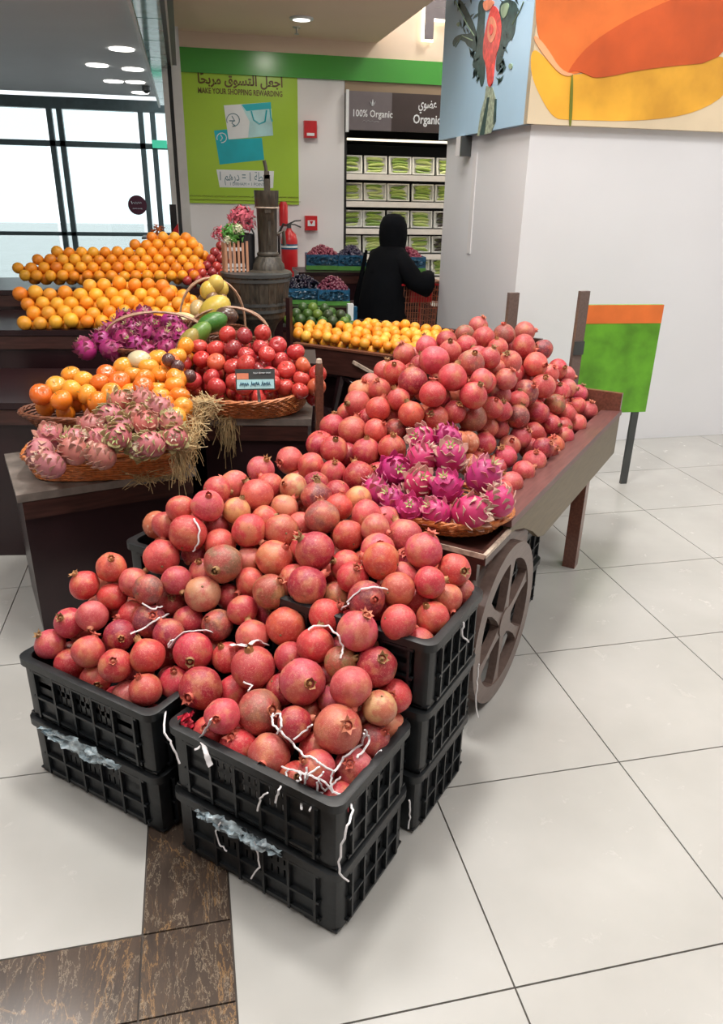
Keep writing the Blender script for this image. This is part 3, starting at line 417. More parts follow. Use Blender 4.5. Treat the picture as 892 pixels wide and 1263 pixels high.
for k in range(70):
    t = rs_.random(); bx = 603 + (1 if rs_.random() < .5 else -1) * (12 + 28 * (1 - t) * rs_.random() + 4 * rs_.random()); by = t * 105 - 5; a = rs_.uniform(.6, 2.5); l_ = rs_.uniform(4, 9)
    ca, sa = math.cos(a) * l_, math.sin(a) * l_; w_ = l_ * .22; pl = [(bx - ca, by - sa), (bx - sa * .22, by + ca * .22), (bx + ca, by + sa), (bx + sa * .22, by - ca * .22)]
    p = [plane_pt(x, y, 'x', XP) + Vector((-.0025, 0, 0)) for x, y in pl]; lv.add(p, [(0, 1, 2, 3)])
lv.obj('small_leaves', 'print_darkgreen', p1, False)['kind'] = 'stuff'
strokes('stem', [[(585, 44), (575, 28), (562, 2)], [(583, 50), (570, 44), (562, 58)], [(632, 30), (642, 12), (646, 2)]], .004, 'x', XP, 'print_sage', p1)
p2 = tag(MB().bb(CXc - .05, 4.4, YP, CYc, 1.985, 3.7).obj('wall_poster', 'print_cream', None, False), 'orange tulip close-up poster on the front face of the white column', 'poster')
print_poly('tulip_petal', [[(656, 58), (672, 70), (690, 92), (720, 92), (745, 80), (900, 60), (905, 110), (860, 140), (790, 150), (700, 148), (682, 146), (664, 115), (654, 88)]], 'y', YP, 'print_yellow', p2, .002)
print_poly('tulip_petal', [[(662, -40), (905, -40), (905, 20), (800, 40), (745, 68), (722, 90), (694, 92), (676, 66), (660, 40)]], 'y', YP, 'print_orange', p2, .004)
print_poly('tulip_petal', [[(696, 96), (712, 70), (740, 44), (800, 10), (905, -30), (905, 75), (800, 84), (735, 98), (722, 91), (706, 86)]], 'y', YP, 'print_deep', p2, .006)
print_poly('tulip_petal', [[(659, 42), (674, 58), (692, 88), (712, 92), (694, 95), (676, 76), (658, 50)]], 'y', YP, 'print_peach', p2, .0065)
print_poly('tulip_stem', [[(704, 92), (707, 92), (705, 156), (701, 156)]], 'y', YP, 'print_olive', p2, .007)
sb = empty('motion_sensor', (CXc, 5.72, 1.93), 0, 'small white and grey sensor box hanging under the bouquet poster', 'sensor')
MB().bb(-.075, 0, -.10, .0, -.075, .05).obj('housing', 'white', sb, False); MB().bb(-.078, -.0, -.125, -.101, -.08, .05).obj('side_cover', 'darkmetal', sb, False)

# ---- lime poster on the back wall
yp = YW - .012
lp = tag(MB().bb(.055, 1.15, yp, YW, 1.47, 2.61).obj('wall_poster', 'lime', None, False), 'large lime green shopping poster on the white back wall', 'poster')
def W(px, py): v = ony(px, py, yp - .002); return v
# presentation forms, stored left to right
def shape_ar(words): return words
AR1 = 'ﺎًﺤﺑﺮﻣ ﻖﻮﺴﺘﻟا ﻞﻌﺟا'.replace('ﻖﻮ', 'قﻮ')
text('arabic_headline', AR1, W(297, 105), .115, 'ink', lp, bold=.003, width=.80)
text('headline', 'MAKE YOUR SHOPPING REWARDING', W(297, 117), .066, 'ink', lp, bold=.0015, width=.80)
print_poly('gift_card', [[(276, 130), (334, 126), (337, 167), (282, 172)]], 'y', yp, 'paper', lp, .002)
print_poly('card_print', [[(297, 129), (334, 126), (337, 167), (306, 170), (308, 150)]], 'y', yp, 'paleteal', lp, .003)
print_poly('card_print', [[(298, 129), (334, 126), (334.6, 134), (304, 137)]], 'y', yp, 'teal', lp, .004)
strokes('bag_handle', [[(310, 137), (313, 148), (320, 153), (327, 150), (329, 136)], [(333, 134), (334, 145), (336, 150)]], .008, 'y', yp, 'teal', lp)
strokes('card_emblem', [[(287.5 + 8 * math.cos(a), 148 + 8 * math.sin(a)) for a in [PI * .85 + i * .44 for i in range(13)]], [(286, 143), (289, 148), (286, 152), (290, 155)], [(283, 149), (290, 149)]], .0045, 'y', yp, 'bluegrey', lp)
print_poly('gift_card', [[(264, 161), (280, 159.5), (282, 172), (323, 170), (326, 197), (271, 203)]], 'y', yp, 'teal', lp, .002)
strokes('card_emblem', [[(273.5 + 6 * math.cos(a), 170 + 6 * math.sin(a)) for a in [PI * .85 + i * .44 for i in range(13)]], [(272, 166), (274.5, 170), (272, 174)]], .005, 'y', yp, 'paper', lp)
print_poly('slogan_card', [[(267, 209), (338, 211), (337, 232), (271, 231)]], 'y', yp, 'paper', lp, .002)
text('slogan', '1 ﻢﻫرد = 1 ﺔﻄﻘﻧ', W(301, 223), .115, 'bluegrey', lp, width=.48); text('slogan', '1 DIRHAM = 1 POINT', W(305, 229), .04, 'bluegrey', lp, width=.34)
q0, q1 = W(234, 241), W(370, 244)
squiggle('small_print', q0.x, q1.x, (q0.z + q1.z) / 2, .016, yp - .003, 'ink', lp, 3, .0025, 9)
strokes('rule_line', [[(232, 246), (371, 249)]], .002, 'y', yp, 'ink', lp)

# ---- alarms, extinguisher, lamp
for (px, py, h, lab) in ((382, 160, .13, 'upper red fire alarm box on the white wall, right of the lime poster'), (383, 275, .12, 'lower red break-glass call point on the white wall, above the grape boxes')):
    c = ony(px, py, YW); a = empty('fire_alarm', (c.x, YW, c.z), 0, lab, 'alarm')
    MB().box((0, -.03, 0), (.125, .06, .15 if h > .125 else .14)).obj('housing', 'red', a, False); MB().box((0, -.062, .0 if h < .125 else -.045), (.075, .006, .055 if h < .125 else .025)).obj('face_plate', 'paper', a, False)
    if h < .125: MB().prism([(-.02, .02), (.02, .02), (0, -.012)], .004, (0, -.066, 0), (1, 0, 0), (0, 0, 1)).obj('arrow_mark', 'red', a, False)
c = ony(357, 312, YW - .12)
fe = empty('fire_extinguisher', (c.x, YW - .13, c.z - .26), 0, 'red fire extinguisher on the wall behind the old pump', 'extinguisher')
MB().lathe([(.0, 0), (.075, 0), (.085, .03), (.085, .38), (.07, .44), (.03, .48), (.025, .50)], 20).obj('cylinder', 'red', fe)
MB().lathe([(.0865, .30), (.0865, .35)], 20).obj('label_band', 'blue', fe); MB().lathe([(.087, .315), (.087, .335)], 20).obj('label_band', 'paper', fe)
MB().box((0, 0, .52), (.04, .04, .05)).tube([(0, 0, .54), (.06, -.02, .57), (.12, -.02, .575)], .008).tube([(0, 0, .54), (.06, -.02, .535), (.12, -.02, .51)], .008).obj('valve', 'darkmetal', fe)
MB().tube([(0, 0, .52), (-.06, -.03, .54), (-.11, -.03, .45), (-.11, -.02, .25)], .012).obj('hose', 'bucket', fe)
c = ony(350, 266, YW - .1)
tag(MB().lathe([(.0, 0), (.045, 0), (.045, .20), (.03, .23), (.0, .23)], 14).obj('small_extinguisher', 'red', None, True, (c.x, YW - .08, c.z - .1)), 'slim red cylinder on the wall just right of the pump barrel', 'extinguisher')
lpz = onz(372, 22, 2.93)
dl = empty('downlight', (lpz.x, lpz.y, 2.93), 0, 'round white recessed downlight in the beige ceiling', 'ceiling light')
MB().lathe([(.10, 0), (.10, -.012), (.075, -.018), (.075, -.004)], 24).obj('ring', 'paper', dl); MB().lathe([(.0, -.006), (.074, -.006), (.074, -.008), (0, -.010)], 24).obj('lens', 'lamp', dl)
q = onz(366, 33, 2.93); tag(MB().lathe([(.035, 0), (.035, -.01), (.008, -.012), (.008, -.05), (.02, -.052), (.02, -.058)], 12).obj('sprinkler', 'steel', None, True, (q.x, q.y, 2.93)), 'small sprinkler head beside the ceiling downlight', 'sprinkler')
ml = []
for (px, py) in ((167, 101), (173, 114), (177, 125), (150, 60), (140, 100), (120, 80), (164, 85)):
    v = onz(px, py, 2.75)
    if v.y < 11.8: ml.append((px, py, v))
lab = rowcol([(a, b) for a, b, _ in ml], 12)
for (a, b, v), (r, k) in zip(ml, lab):
    tag(MB().lathe([(.0, 0), (.11, 0), (.11, -.01), (.0, -.012)], 18).obj('downlight', 'lamp', None, True, (v.x, v.y, 2.75)), f'round mall ceiling downlight beyond the shop front, {r} row up, {k} from left', 'ceiling light', 'downlights in the mall ceiling')
v = onz(180, 106, 2.75); tag(MB().lathe([(.0, 0), (.05, 0), (.05, -.05), (.02, -.08), (0, -.08)], 12).obj('ceiling_camera', 'darkmetal', None, True, (v.x, v.y, 2.75)), 'small black dome camera on the mall ceiling', 'camera')
# backlit letter on the upper beige wall
v0 = ony(522, 49, YW - .06); v1 = ony(531, 10, YW - .06)
lf = empty('backlit_letter', (v0.x, YW - .02, v0.z), 0, 'grey backlit letter F high on the beige wall', 'sign')
hh = (v1.z - v0.z) * 1.32; sw = .085
F_ = [(0, 0), (sw, 0), (sw, hh * .50), (sw * 4, hh * .50), (sw * 4, hh * .50 + sw), (sw, hh * .50 + sw), (sw, hh - sw), (sw * 4.6, hh - sw), (sw * 4.6, hh), (0, hh)]
MB().prism(F_, .03, (0, -.07, 0)).obj('letter_face', 'signgrey', lf, False)
g = .016
G_ = [(-g, -g), (sw + g, -g), (sw + g, hh * .5 - g), (sw * 4 + g, hh * .5 - g), (sw * 4 + g, hh * .5 + sw + g), (sw + g, hh * .5 + sw + g), (sw + g, hh - sw - g), (sw * 4.6 + g, hh - sw - g), (sw * 4.6 + g, hh + g), (-g, hh + g)]
MB().prism(G_, .012, (0, -.035, 0)).obj('glow_rim', 'glow', lf, False)

# ---- open refrigerated shelves
RZ = [1.78, 1.52, 1.255, 1.00, .76, .50]
fr = empty('refrigerated_shelves', (1.62, YW, 0), 0, 'tall open refrigerated shelves of packed vegetables in the back wall', 'fridge')
MB().bb(.02, 2.9, .70, .74, 0, 2.6).bb(.0, .03, .02, .74, 0, 2.6).bb(2.87, 2.9, .02, .74, 0, 2.6).bb(.03, 2.87, .02, .70, 0, .42).obj('cabinet', 'blackin', fr, False)
MB().bb(-.0, 2.9, -.01, .3, 2.50, 2.60).obj('top_soffit', 'soffit', fr, False)
MB().bb(.03, 2.87, .10, .70, 2.08, 2.11).obj('top_shelf', 'blackin', fr, False)
MB().bb(.03, 2.87, .07, .095, 2.085, 2.105).obj('strip_light', 'striplight', fr, False)
for z in RZ:
    sh = MB().box((1.45, .34, z - .015), (2.84, .62, .02)).obj('shelf', 'blackin', fr, False)
    MB().box((1.45, .018, z - .035), (2.84, .012, .055), (-.2, 0, 0)).obj('price_rail', 'shelf', sh, False)
    MB().box((1.45, .07, z - .05), (2.8, .04, .02)).obj('shelf_shadow_panel', 'blackin', sh, False)
for i_, z_ in enumerate([2.07] + RZ[:4]):  # added to brighten the trays; only the top one backs a strip light
    l_ = area_light('shelf_fill_light', (2.55, YW + .05, z_ - .052), 1.0, 7, (1, .88, .66) if i_ < 2 else (1, .95, .85), (math.radians(-38), 0, 0)); l_.data.shape = 'RECTANGLE'; l_.data.size = 1.8; l_.data.size_y = .03
sx0 = ony(430, 135, YW - .03).x
sg = empty('aisle_sign', (sx0, YW - .05, 2.34), 0, 'grey and dark Organic sign panel above the vegetable shelves', 'sign')
xm = ony(483, 135, YW - .05).x - sx0
MB().bb(.0, xm, -.01, .02, -.17, .17).obj('grey_panel', 'signgrey', sg, False); MB().bb(xm, 2.2, -.01, .02, -.17, .17).obj('dark_panel', 'signdark', sg, False); MB().bb(-.03, -.003, -.015, .02, -.19, .18).obj('white_edge', 'paper', sg, False)
text('lettering', '100% Organic', (xm / 2 + .02, -.012, -.05), .088, 'paper', sg, bold=.001, width=.40); squiggle('small_lettering', xm / 2 - .08, xm / 2 + .12, -.088, .012, -.012, 'paper', sg, 5, .002, 1)
text('lettering', 'Organic', (xm + .37, -.012, -.09), .115, 'paper', sg, bold=.002, width=.29); text('lettering', 'يﻮﻀﻋ', (xm + .37, -.012, .05), .115, 'paper', sg, bold=.002, width=.19)
lg = MB()
for a in (-.6, 0, .6): lg.tube([(xm / 2 + .02 + .012 * math.sin(a), -.014, .045), (xm / 2 + .02 + .035 * math.sin(a), -.014, .075), (xm / 2 + .02 + .05 * math.sin(a), -.014, .105 - abs(a) * .03)], [.004, .014, .003], 5, flat=.3)
lg.obj('leaf_emblem', 'paper', sg)

# vegetable trays
def cucumber_mesh(L, r, bend, m='cuke'):
    return MB().tube([(-L / 2 + L * i / 6, 0, bend * math.sin(PI * i / 6)) for i in range(7)], [r * .45, r * .9, r, r, r, r * .9, r * .4], 7).mesh('cucumber', m)
CU = [cucumber_mesh(.17, .017, .012), cucumber_mesh(.16, .015, -.008), cucumber_mesh(.175, .019, .004)]
tr_me = MB()
for (x0, x1, y0, y1, z0, z1) in ((-.12, .12, -.004, .004, 0, .012), (-.12, .12, -.004, .004, .158, .17), (-.12, -.108, -.004, .004, .012, .158), (.108, .12, -.004, .004, .012, .158)): tr_me.bb(x0, x1, y0 - .004, y1 + .004, z0, z1)
tr_me.bb(-.118, .118, .03, .036, .0, .17).bb(-.12, .12, .004, .036, -.002, .010)
TRM = tr_me.mesh('tray_rim', 'tray', False)
cols = ['first', 'second', 'third', 'fourth', 'fifth', 'sixth', 'seventh', 'eighth', 'ninth']
XR = [1.72 + .262 * i for i in range(5)]
for ri, z in enumerate(RZ[:5]):
    for ci, x in enumerate(XR):
        dark = (ri in (2, 3) and ci == 4)
        v = ['deep purple aubergines', 'pale green cucumbers', 'dark green courgettes'][0 if dark else (1 + (ri + ci) % 2)]
        t = link('vegetable_tray', TRM, None, (x + random.uniform(-.006, .006), YW + .125, z + .002), (-.16, 0, 0))
        tag(t, f'white tray of {v}, {cols[ri]} shelf down, {cols[ci]} tray from left', 'vegetable pack', 'packed vegetables on the refrigerated shelves')
        for k in range(5):
            c = link('aubergine' if dark else 'cucumber', random.choice(CU), t, (random.uniform(-.012, .012), .008, .028 + .028 * k), (0, random.uniform(-.12, .12), 0))
            c.color = (.03, .012, .02, 1) if dark else random.choice([(.16, .28, .04, 1), (.38, .48, .12, 1), (.28, .40, .07, 1), (.50, .58, .22, 1)])
for ri in range(5):
    for x in (1.78, 2.4):
        pass
# ================================================================== cart
cart = empty('fruit_cart', tuple(O0), CARTROT, 'brown wooden market cart with spoked wheels carrying the big pomegranate heap', 'cart')
MB().bb(-.83, -.02, -.07, 1.62, .585, .615).obj('bed', 'wood', cart, False)
def yz_prism(pts, x, th): return MB().prism(pts, th, (x, 0, 0), (0, 1, 0), (0, 0, 1))
bd = [(.116, .637), (1.66, .637), (1.66, .45), (.53, .45), (.46, .472), (.38, .525), (.27, .580), (.17, .612), (.116, .616)]
yz_prism(bd, -.022, .022).obj('side_board', 'sideboard', cart, False)
yz_prism(bd, -.85, .022).obj('side_board', 'sideboard', cart, False)
MB().box((-.04, .885, .652), (.092, 1.55, .022), (0, -.10, 0)).obj('top_rail', 'railwood', cart, False)
MB().box((-.81, .885, .652), (.092, 1.55, .022), (0, .10, 0)).obj('top_rail', 'railwood', cart, False)
MB().bb(-.02, .004, -.10, .113, .600, .634).obj('front_corner', 'wood', cart, False); MB().bb(-.006, .006, -.102, .113, .626, .636).obj('worn_edge', 'edge', cart, False)
MB().bb(-.85, -.02, -.10, -.075, .545, .636).obj('front_lip', 'wood', cart, False)
MB().bb(-.85, .0, -.104, -.101, .622, .638).obj('worn_edge', 'edge', cart, False)
MB().bb(-.85, 0, 1.635, 1.66, .45, .75).obj('back_board', 'woodred', cart, False)
MB().bb(-.80, -.05, -.06, -.035, .34, .584).bb(-.075, -.050, -.06, .5, .40, .584).obj('apron', 'woodred', cart, False)
MB().tube([(-.88, .148, .28), (-.03, .148, .28)], .02, 8).obj('axle', 'wood', cart)
for y in (1.25,):
    for x in (-.045, -.805): MB().box((x, y, .292), (.058, .058, .584)).obj('leg', 'woodred', cart, False)
def wheel(x0, label=None):
    mb = MB(); n = 48; R1, R0, th = .28, .224, .036
    ring = []
    for k in range(n):
        a = 2 * PI * k / n; ring += [(x0, R1 * math.cos(a), R1 * math.sin(a)), (x0 + th, R1 * math.cos(a), R1 * math.sin(a)), (x0 + th, R0 * math.cos(a), R0 * math.sin(a)), (x0, R0 * math.cos(a), R0 * math.sin(a))]
    fs = []
    for k in range(n):
        j = (k + 1) % n
        for q in range(4): fs.append((k * 4 + q, j * 4 + q, j * 4 + (q + 1) % 4, k * 4 + (q + 1) % 4))
    rim = MB().add(ring, fs).obj('wheel', 'woodgrey', cart, False, (0, .148, .281)); me = rim.data
    bm = bmesh.new(); bm.from_mesh(me); bmesh.ops.recalc_face_normals(bm, faces=bm.faces); bm.to_mesh(me); bm.free()
    MB().lathe([(0, 0), (.052, 0), (.052, th), (0, th)], 20).obj('hub', 'woodgrey', rim, False, (x0, 0, 0), (0, PI / 2, 0))
    for k in range(6):
        a = math.radians(82 + 60 * k); d = Vector((0, math.cos(a), math.sin(a))); p = Vector((0, -d.z, d.y))
        prof = [(.04, .026), (.09, .015), (.16, .013), (.21, .022), (.24, .045)]
        pts = [d * r + p * w_ for r, w_ in prof] + [d * r - p * w_ for r, w_ in reversed(prof)]; m_ = len(pts)
        vs = [(x0 + .004, v.y, v.z) for v in pts] + [(x0 + th - .004, v.y, v.z) for v in pts]
        o = MB().add(vs, [tuple(range(m_)), tuple(range(m_, 2 * m_))[::-1]] + [(i, m_ + i, m_ + (i + 1) % m_, (i + 1) % m_) for i in range(m_)]).obj('spoke', 'woodgrey', rim, False)
        bm = bmesh.new(); bm.from_mesh(o.data); bmesh.ops.recalc_face_normals(bm, faces=bm.faces); bm.to_mesh(o.data); bm.free()
wheel(-.028); wheel(-.858)

# ================================================================== crates
def crate_parts():
    L, Wd, Hh = .255, .17, .2; P = {}
    b = MB()                                                      # corner shells, floor and ribs
    i = .012
    for sx in (-1, 1):
        for sy in (-1, 1):
            cx, cy = sx * (L - i), sy * (Wd - i)
            arc = [(cx - sx * .05, cy), (cx - sx * .016, cy), (cx - sx * .005, cy - sy * .004), (cx, cy - sy * .016), (cx, cy - sy * .045)]
            th = .004; inner = [(x - sx * th * .7, y - sy * th * .7) for x, y in arc]
            poly = arc + inner[::-1]; vs = [(x, y, z) for z in (.004, Hh - .012) for x, y in poly]; m_ = len(poly)
            b.add(vs, [tuple(range(m_)), tuple(range(m_, 2 * m_))] + [(k, (k + 1) % m_, m_ + (k + 1) % m_, m_ + k) for k in range(m_)])
    b.bb(-L + i, L - i, -Wd + i, Wd - i, .008, .013)
    P['body'] = b
    r = MB()                                                      # rim: lip with rounded corners
    def loop(dx, dy, z, rad=.03, n=5, dip=0):
        o = []
        for (sx, sy, a0) in ((1, -1, -90), (1, 1, 0), (-1, 1, 90), (-1, -1, 180)):
            for k in range(n):
                a = math.radians(a0 + 90 * k / (n - 1)); o.append((sx * (L - dx - rad) + rad * math.cos(a), sy * (Wd - dy - rad) + rad * math.sin(a), z))
        return o
    rings = [loop(.004, .004, Hh - .022), loop(0, 0, Hh - .022), loop(0, 0, Hh), loop(.007, .007, Hh + .002), loop(.022, .022, Hh), loop(.022, .022, Hh - .010), loop(.012, .012, Hh - .014)]
    n_ = len(rings[0]); vs = [p for R in rings for p in R]
    fs = [(a * n_ + k, a * n_ + (k + 1) % n_, ((a + 1) % len(rings)) * n_ + (k + 1) % n_, ((a + 1) % len(rings)) * n_ + k) for a in range(len(rings)) for k in range(n_)]
    r.add(vs, fs); P['rim'] = r
    def panel(half, longside):
        q = MB()                                                  # built facing -y at y = 0, x along
        yi = 0
        q.bb(-half, half, yi, yi + .004, .02 if not longside else .030, .085)                # lower skin
        q.bb(-half, half, yi, yi + .004, .170, .186)
        for z in (.088, .172): q.bb(-half, half, yi - .011, yi + .002, z - .0035, z + .0035)   # horizontal ribs
        q.bb(-half, half, yi - .008, yi + .002, .026 if longside else .012, .034 if longside else .02)
        nv = 5 if longside else 4
        xs_ = [-half + .012 + (2 * half - .024) * k / nv for k in range(nv + 1)]
        for x in xs_: q.bb(x - .0035, x + .0035, yi - .0115, yi + .002, .02, .186)
        nb = int(half * 2 / .0185)
        for k in range(nb + 1):                                   # slotted band
            x = -half + 2 * half * k / nb
            if abs(x) < half * (.62 if longside else .30): q.bb(x - .0068, x + .0068, yi, yi + .003, .085, .172)
        xe = half * (.62 if longside else .30) + .004
        for s_ in (-1, 1): q.bb(min(s_ * xe, s_ * half), max(s_ * xe, s_ * half), yi, yi + .004, .085, .172)
        q.bb(-half, half, yi, yi + .003, .122, .138); q.bb(-half, half, yi, yi + .003, .085, .098); q.bb(-half, half, yi, yi + .003, .160, .171)
        if longside:                                              # feet beside the hand notch
            for s_ in (-1, 1): q.bb(s_ * half - .05 if s_ > 0 else -half, half if s_ > 0 else -half + .05, yi, yi + .004, .004, .03)
        return q
    P['long'] = panel(L - .055, True); P['short'] = panel(Wd - .05, False)
    return {k: v.mesh('crate_' + k, 'crate', True if k in ('rim', 'body') else False) for k, v in P.items()}
CP = crate_parts()
def crate(loc, rz, label, group='black plastic crates under the pomegranates', liner=False):
    c = link('plastic_crate', CP['body'], None, loc, (0, 0, rz)); tag(c, label, 'crate', group)
    link('rim', CP['rim'], c)
    link('long_panel', CP['long'], c, (0, -.17 + .012, 0)); link('long_panel', CP['long'], c, (0, .17 - .012, 0), (0, 0, PI))
    link('end_panel', CP['short'], c, (.255 - .012, 0, 0), (0, 0, PI / 2)); link('end_panel', CP['short'], c, (-.255 + .012, 0, 0), (0, 0, -PI / 2))
    if liner:
        for x0, x1, z0, z1 in ((-.13, -.02, .10, .165), (.0, .12, .09, .16)): MB().bb(x0, x1, -.1525, -.151, z0, z1).obj('liner_bag', 'string', c, False)
        MB().bb(.232, .2335, -.06, .05, .10, .165).obj('liner_bag', 'string', c, False)
    return c
def dr(a): return CARTROT + math.radians(a)
crate(sn(-.777, -.221, .001), dr(-1.2), 'lower black crate of the front two-crate stack, on the tiles'); crate(sn(-.775, -.221, .203), dr(-1.8), 'upper black crate of the front stack, holding the nearest pomegranates', liner=True)
crate(sn(-.77, -.780, .001), dr(.4), 'lower black crate at the left, on the marble strip'); crate(sn(-.77, -.778, .203), dr(0), 'upper black crate at the left, rim under three crimson pomegranates')
for k, lb in enumerate(('bottom', 'middle', 'top')):
    crate(sn(-.412 + .003 * k, -.202 + .004 * k, .001 + .202 * k), dr(-1.5 + .8 * k), f'{lb} black crate of the three-high stack beside the cart wheel')
    crate(sn(-.375, -.748, .001 + .202 * k), dr(.5 * k), f'{lb} black crate of the half hidden stack below the table, left rear')
for k, lb in enumerate(('lower', 'upper')): crate(sn(.61, -.25, .001 + .202 * k), dr(90 + k), f'{lb} black crate stored under the cart behind the wheel')
# plastic film poking out between the crates
def film(c, ux, ln, wd, name_label):
    mb = MB(); nx, ny = 34, 8; ux = Vector(ux).normalized(); uz = Vector((0, 0, 1)); nn = ux.cross(uz)
    vs = []
    for i in range(nx):
        for j in range(ny):
            u = i / (nx - 1) - .5; v = j / (ny - 1) - .5; k = noise.noise(Vector((u * 9, v * 5, ln * 30))) 
            vs.append(Vector(c) + ux * u * ln + uz * (v * wd * (1 - (2 * u) ** 2 * .7) + k * .012 + .006 * noise.noise(Vector((i * .6, j, 3)))) + nn * (k * .02 + .010 * noise.noise(Vector((i * .9, j * 1.3, ln * 7)))))
    mb.add(vs, [(i * ny + j, (i + 1) * ny + j, (i + 1) * ny + j + 1, i * ny + j + 1) for i in range(nx - 1) for j in range(ny - 1)])
    return tag(mb.obj('plastic_film', 'film'), name_label, 'plastic wrap')
film(sn(-.958, -.25, .195), NV, .25, .052, 'crumpled clear film squeezed out between the two front crates')
film(sn(-.955, -.80, .20), NV, .30, .06, 'crumpled clear film squeezed between the two left crates')
M['rednet'] = mat('red_netting', (.65, .02, .05), .35, noise_amt=.3, scale=80, bump=.5)
def net(c, ln, label):
    mb = MB(); nx, ny = 10, 6; vs = []
    for i in range(nx):
        for j in range(ny):
            u, v = i / (nx - 1), j / (ny - 1) - .5; k = noise.noise(Vector((u * 5, v * 6, c[0] * 9)))
            vs.append(Vector(c) + Vector((v * .028 + k * .02, -.01 * math.sin(i * 2 + j * 3) - .02 * u, -u * ln + .01 * k)))
    return tag(mb.add(vs, [(i * ny + j, (i + 1) * ny + j, (i + 1) * ny + j + 1, i * ny + j + 1) for i in range(nx - 1) for j in range(ny - 1)]).obj('red_net', 'rednet'), label, 'netting')
def among(px, py, k=3):
    L_ = sorted((tuple(map(float, r.split()[:3])) for r in POMS.split('|')), key=lambda q: (proj(q)[0] - px) ** 2 + (proj(q)[1] - py) ** 2)[:k]
    return Vector([sum(q[i] for q in L_) / k for i in range(3)])
net(among(345, 838) + Vector((-.014, -.01, .035)), .055, 'scrap of red netting between pomegranates of the front crate')
net(sn(-.90, -.44, .425), .035, 'scrap of red netting at the left rim of the front crate')

# ================================================================== pomegranates
def pom_mesh(seed, lob):
    rs = random.Random(seed); nu, nv = 26, 15; vs = []
    off = Vector((seed * 3.1, 0, 0))
    prof = []
    for i in range(nv + 1):
        t = PI * i / nv; r = math.sin(t); z = -math.cos(t)
        prof.append((r, z * .93))
    mb = MB(); pts = []
    for i, (r, z) in enumerate(prof):
        for k in range(nu):
            a = 2 * PI * k / nu; q = 1 + lob * math.cos(6 * a + seed) * r * r * .6 + lob * .6 * math.cos(3 * a + seed * 2) * r
            p = Vector((r * math.cos(a) * q, r * math.sin(a) * q, z))
            p *= 1 + .035 * noise.noise(p * 1.3 + off)
            if z > .80: p.z += (z - .80) * .55
            if i == 0: p = Vector((0, 0, p.z + .05)) + Vector((math.cos(a), math.sin(a), 0)) * .03
            if i == nv: p = Vector((math.cos(a) * .12, math.sin(a) * .12, p.z))
            pts.append(p)
    fs = [(i * nu + k, i * nu + (k + 1) % nu, (i + 1) * nu + (k + 1) % nu, (i + 1) * nu + k) for i in range(nv) for k in range(nu)]
    fs += [tuple(range(nu))[::-1], tuple(nv * nu + k for k in range(nu))]
    mb.add(pts, fs); return mb.mesh('pomegranate', 'pom', 'full')
def calyx_mesh(seed, openness, ht=.30):
    rs = random.Random(seed); vs = []; n = 12; mb = MB()
    levels = [(.20, -.05), (.16, .06), (.15, .12)]
    for r, z in levels:
        for k in range(n): a = 2 * PI * k / n; vs.append((r * math.cos(a), r * math.sin(a), z))
    for k in range(n):
        a = 2 * PI * k / n; tip = k % 2 == 0; rr = (.15 + openness * (1 if tip else .15)) * rs.uniform(.85, 1.15); z = (ht if tip else .15) * rs.uniform(.8, 1.1); vs.append((rr * math.cos(a), rr * math.sin(a), z))
    fs = [(i * n + k, i * n + (k + 1) % n, (i + 1) * n + (k + 1) % n, (i + 1) * n + k) for i in range(3) for k in range(n)]
    mb.add(vs, fs)
    vs2 = [(.04 * math.cos(a), .04 * math.sin(a), .16) for a in [2 * PI * k / 5 for k in range(5)]] + [(.13 * math.cos(a), .13 * math.sin(a), .02) for a in [2 * PI * k / 5 for k in range(5)]]
    mb.add(vs2, [tuple(range(5))] + [(k, (k + 1) % 5, 5 + (k + 1) % 5, 5 + k) for k in range(5)]); return mb.mesh('calyx', 'calyx', True)
PMS = [pom_mesh(k, .012 + .012 * (k % 3)) for k in range(7)]
CMS = [calyx_mesh(1, .02, .30), calyx_mesh(2, .10, .26), calyx_mesh(3, .05, .20), calyx_mesh(4, -.02, .24), calyx_mesh(5, .16, .20)]
SCAR = MB().lathe([(.0, -.03), (.07, -.02), (.055, .02), (.03, .035), (.0, .03)], 7).mesh('stem_scar', 'calyx')
PC = dict(r=((.56, .042, .055), 'red'), p=((.62, .095, .105), 'pink'), q=((.60, .095, .055), 'orange-red'), d=((.36, .010, .036), 'crimson'), b=((.26, .095, .055), 'brown-skinned'), y=((.66, .27, .15), 'pale yellow'), v=((.20, .032, .045), 'dull purple'))
poms = []
for rec in POMS.split('|'):
    a = rec.split(); x, y, z, r = map(float, a[:4]); poms.append((Vector((x, y, z)), r, a[4], a[5]))
def sn_of(p): d = np.array(p) - O0; return d @ SV, d @ NV
def zone(p, zc):
    s, n = sn_of(p)
    if zc == 'C': return ('on the front slope of the cart' if s < .45 and p.z < .9 else 'on the upper cart heap' if p.z > .9 else 'by the cart rail' if n > -.2 else 'on the cart heap')
    if s < -.60: return 'over the front crate' if n > -.5 else 'over the left crate'
    if n > -.28 and s > -.62: return 'over the tall right crates'
    return 'on the middle heap'
zs = {}
for i, (p, r, c, zc) in enumerate(poms): zs.setdefault(zone(p, zc), []).append(i)
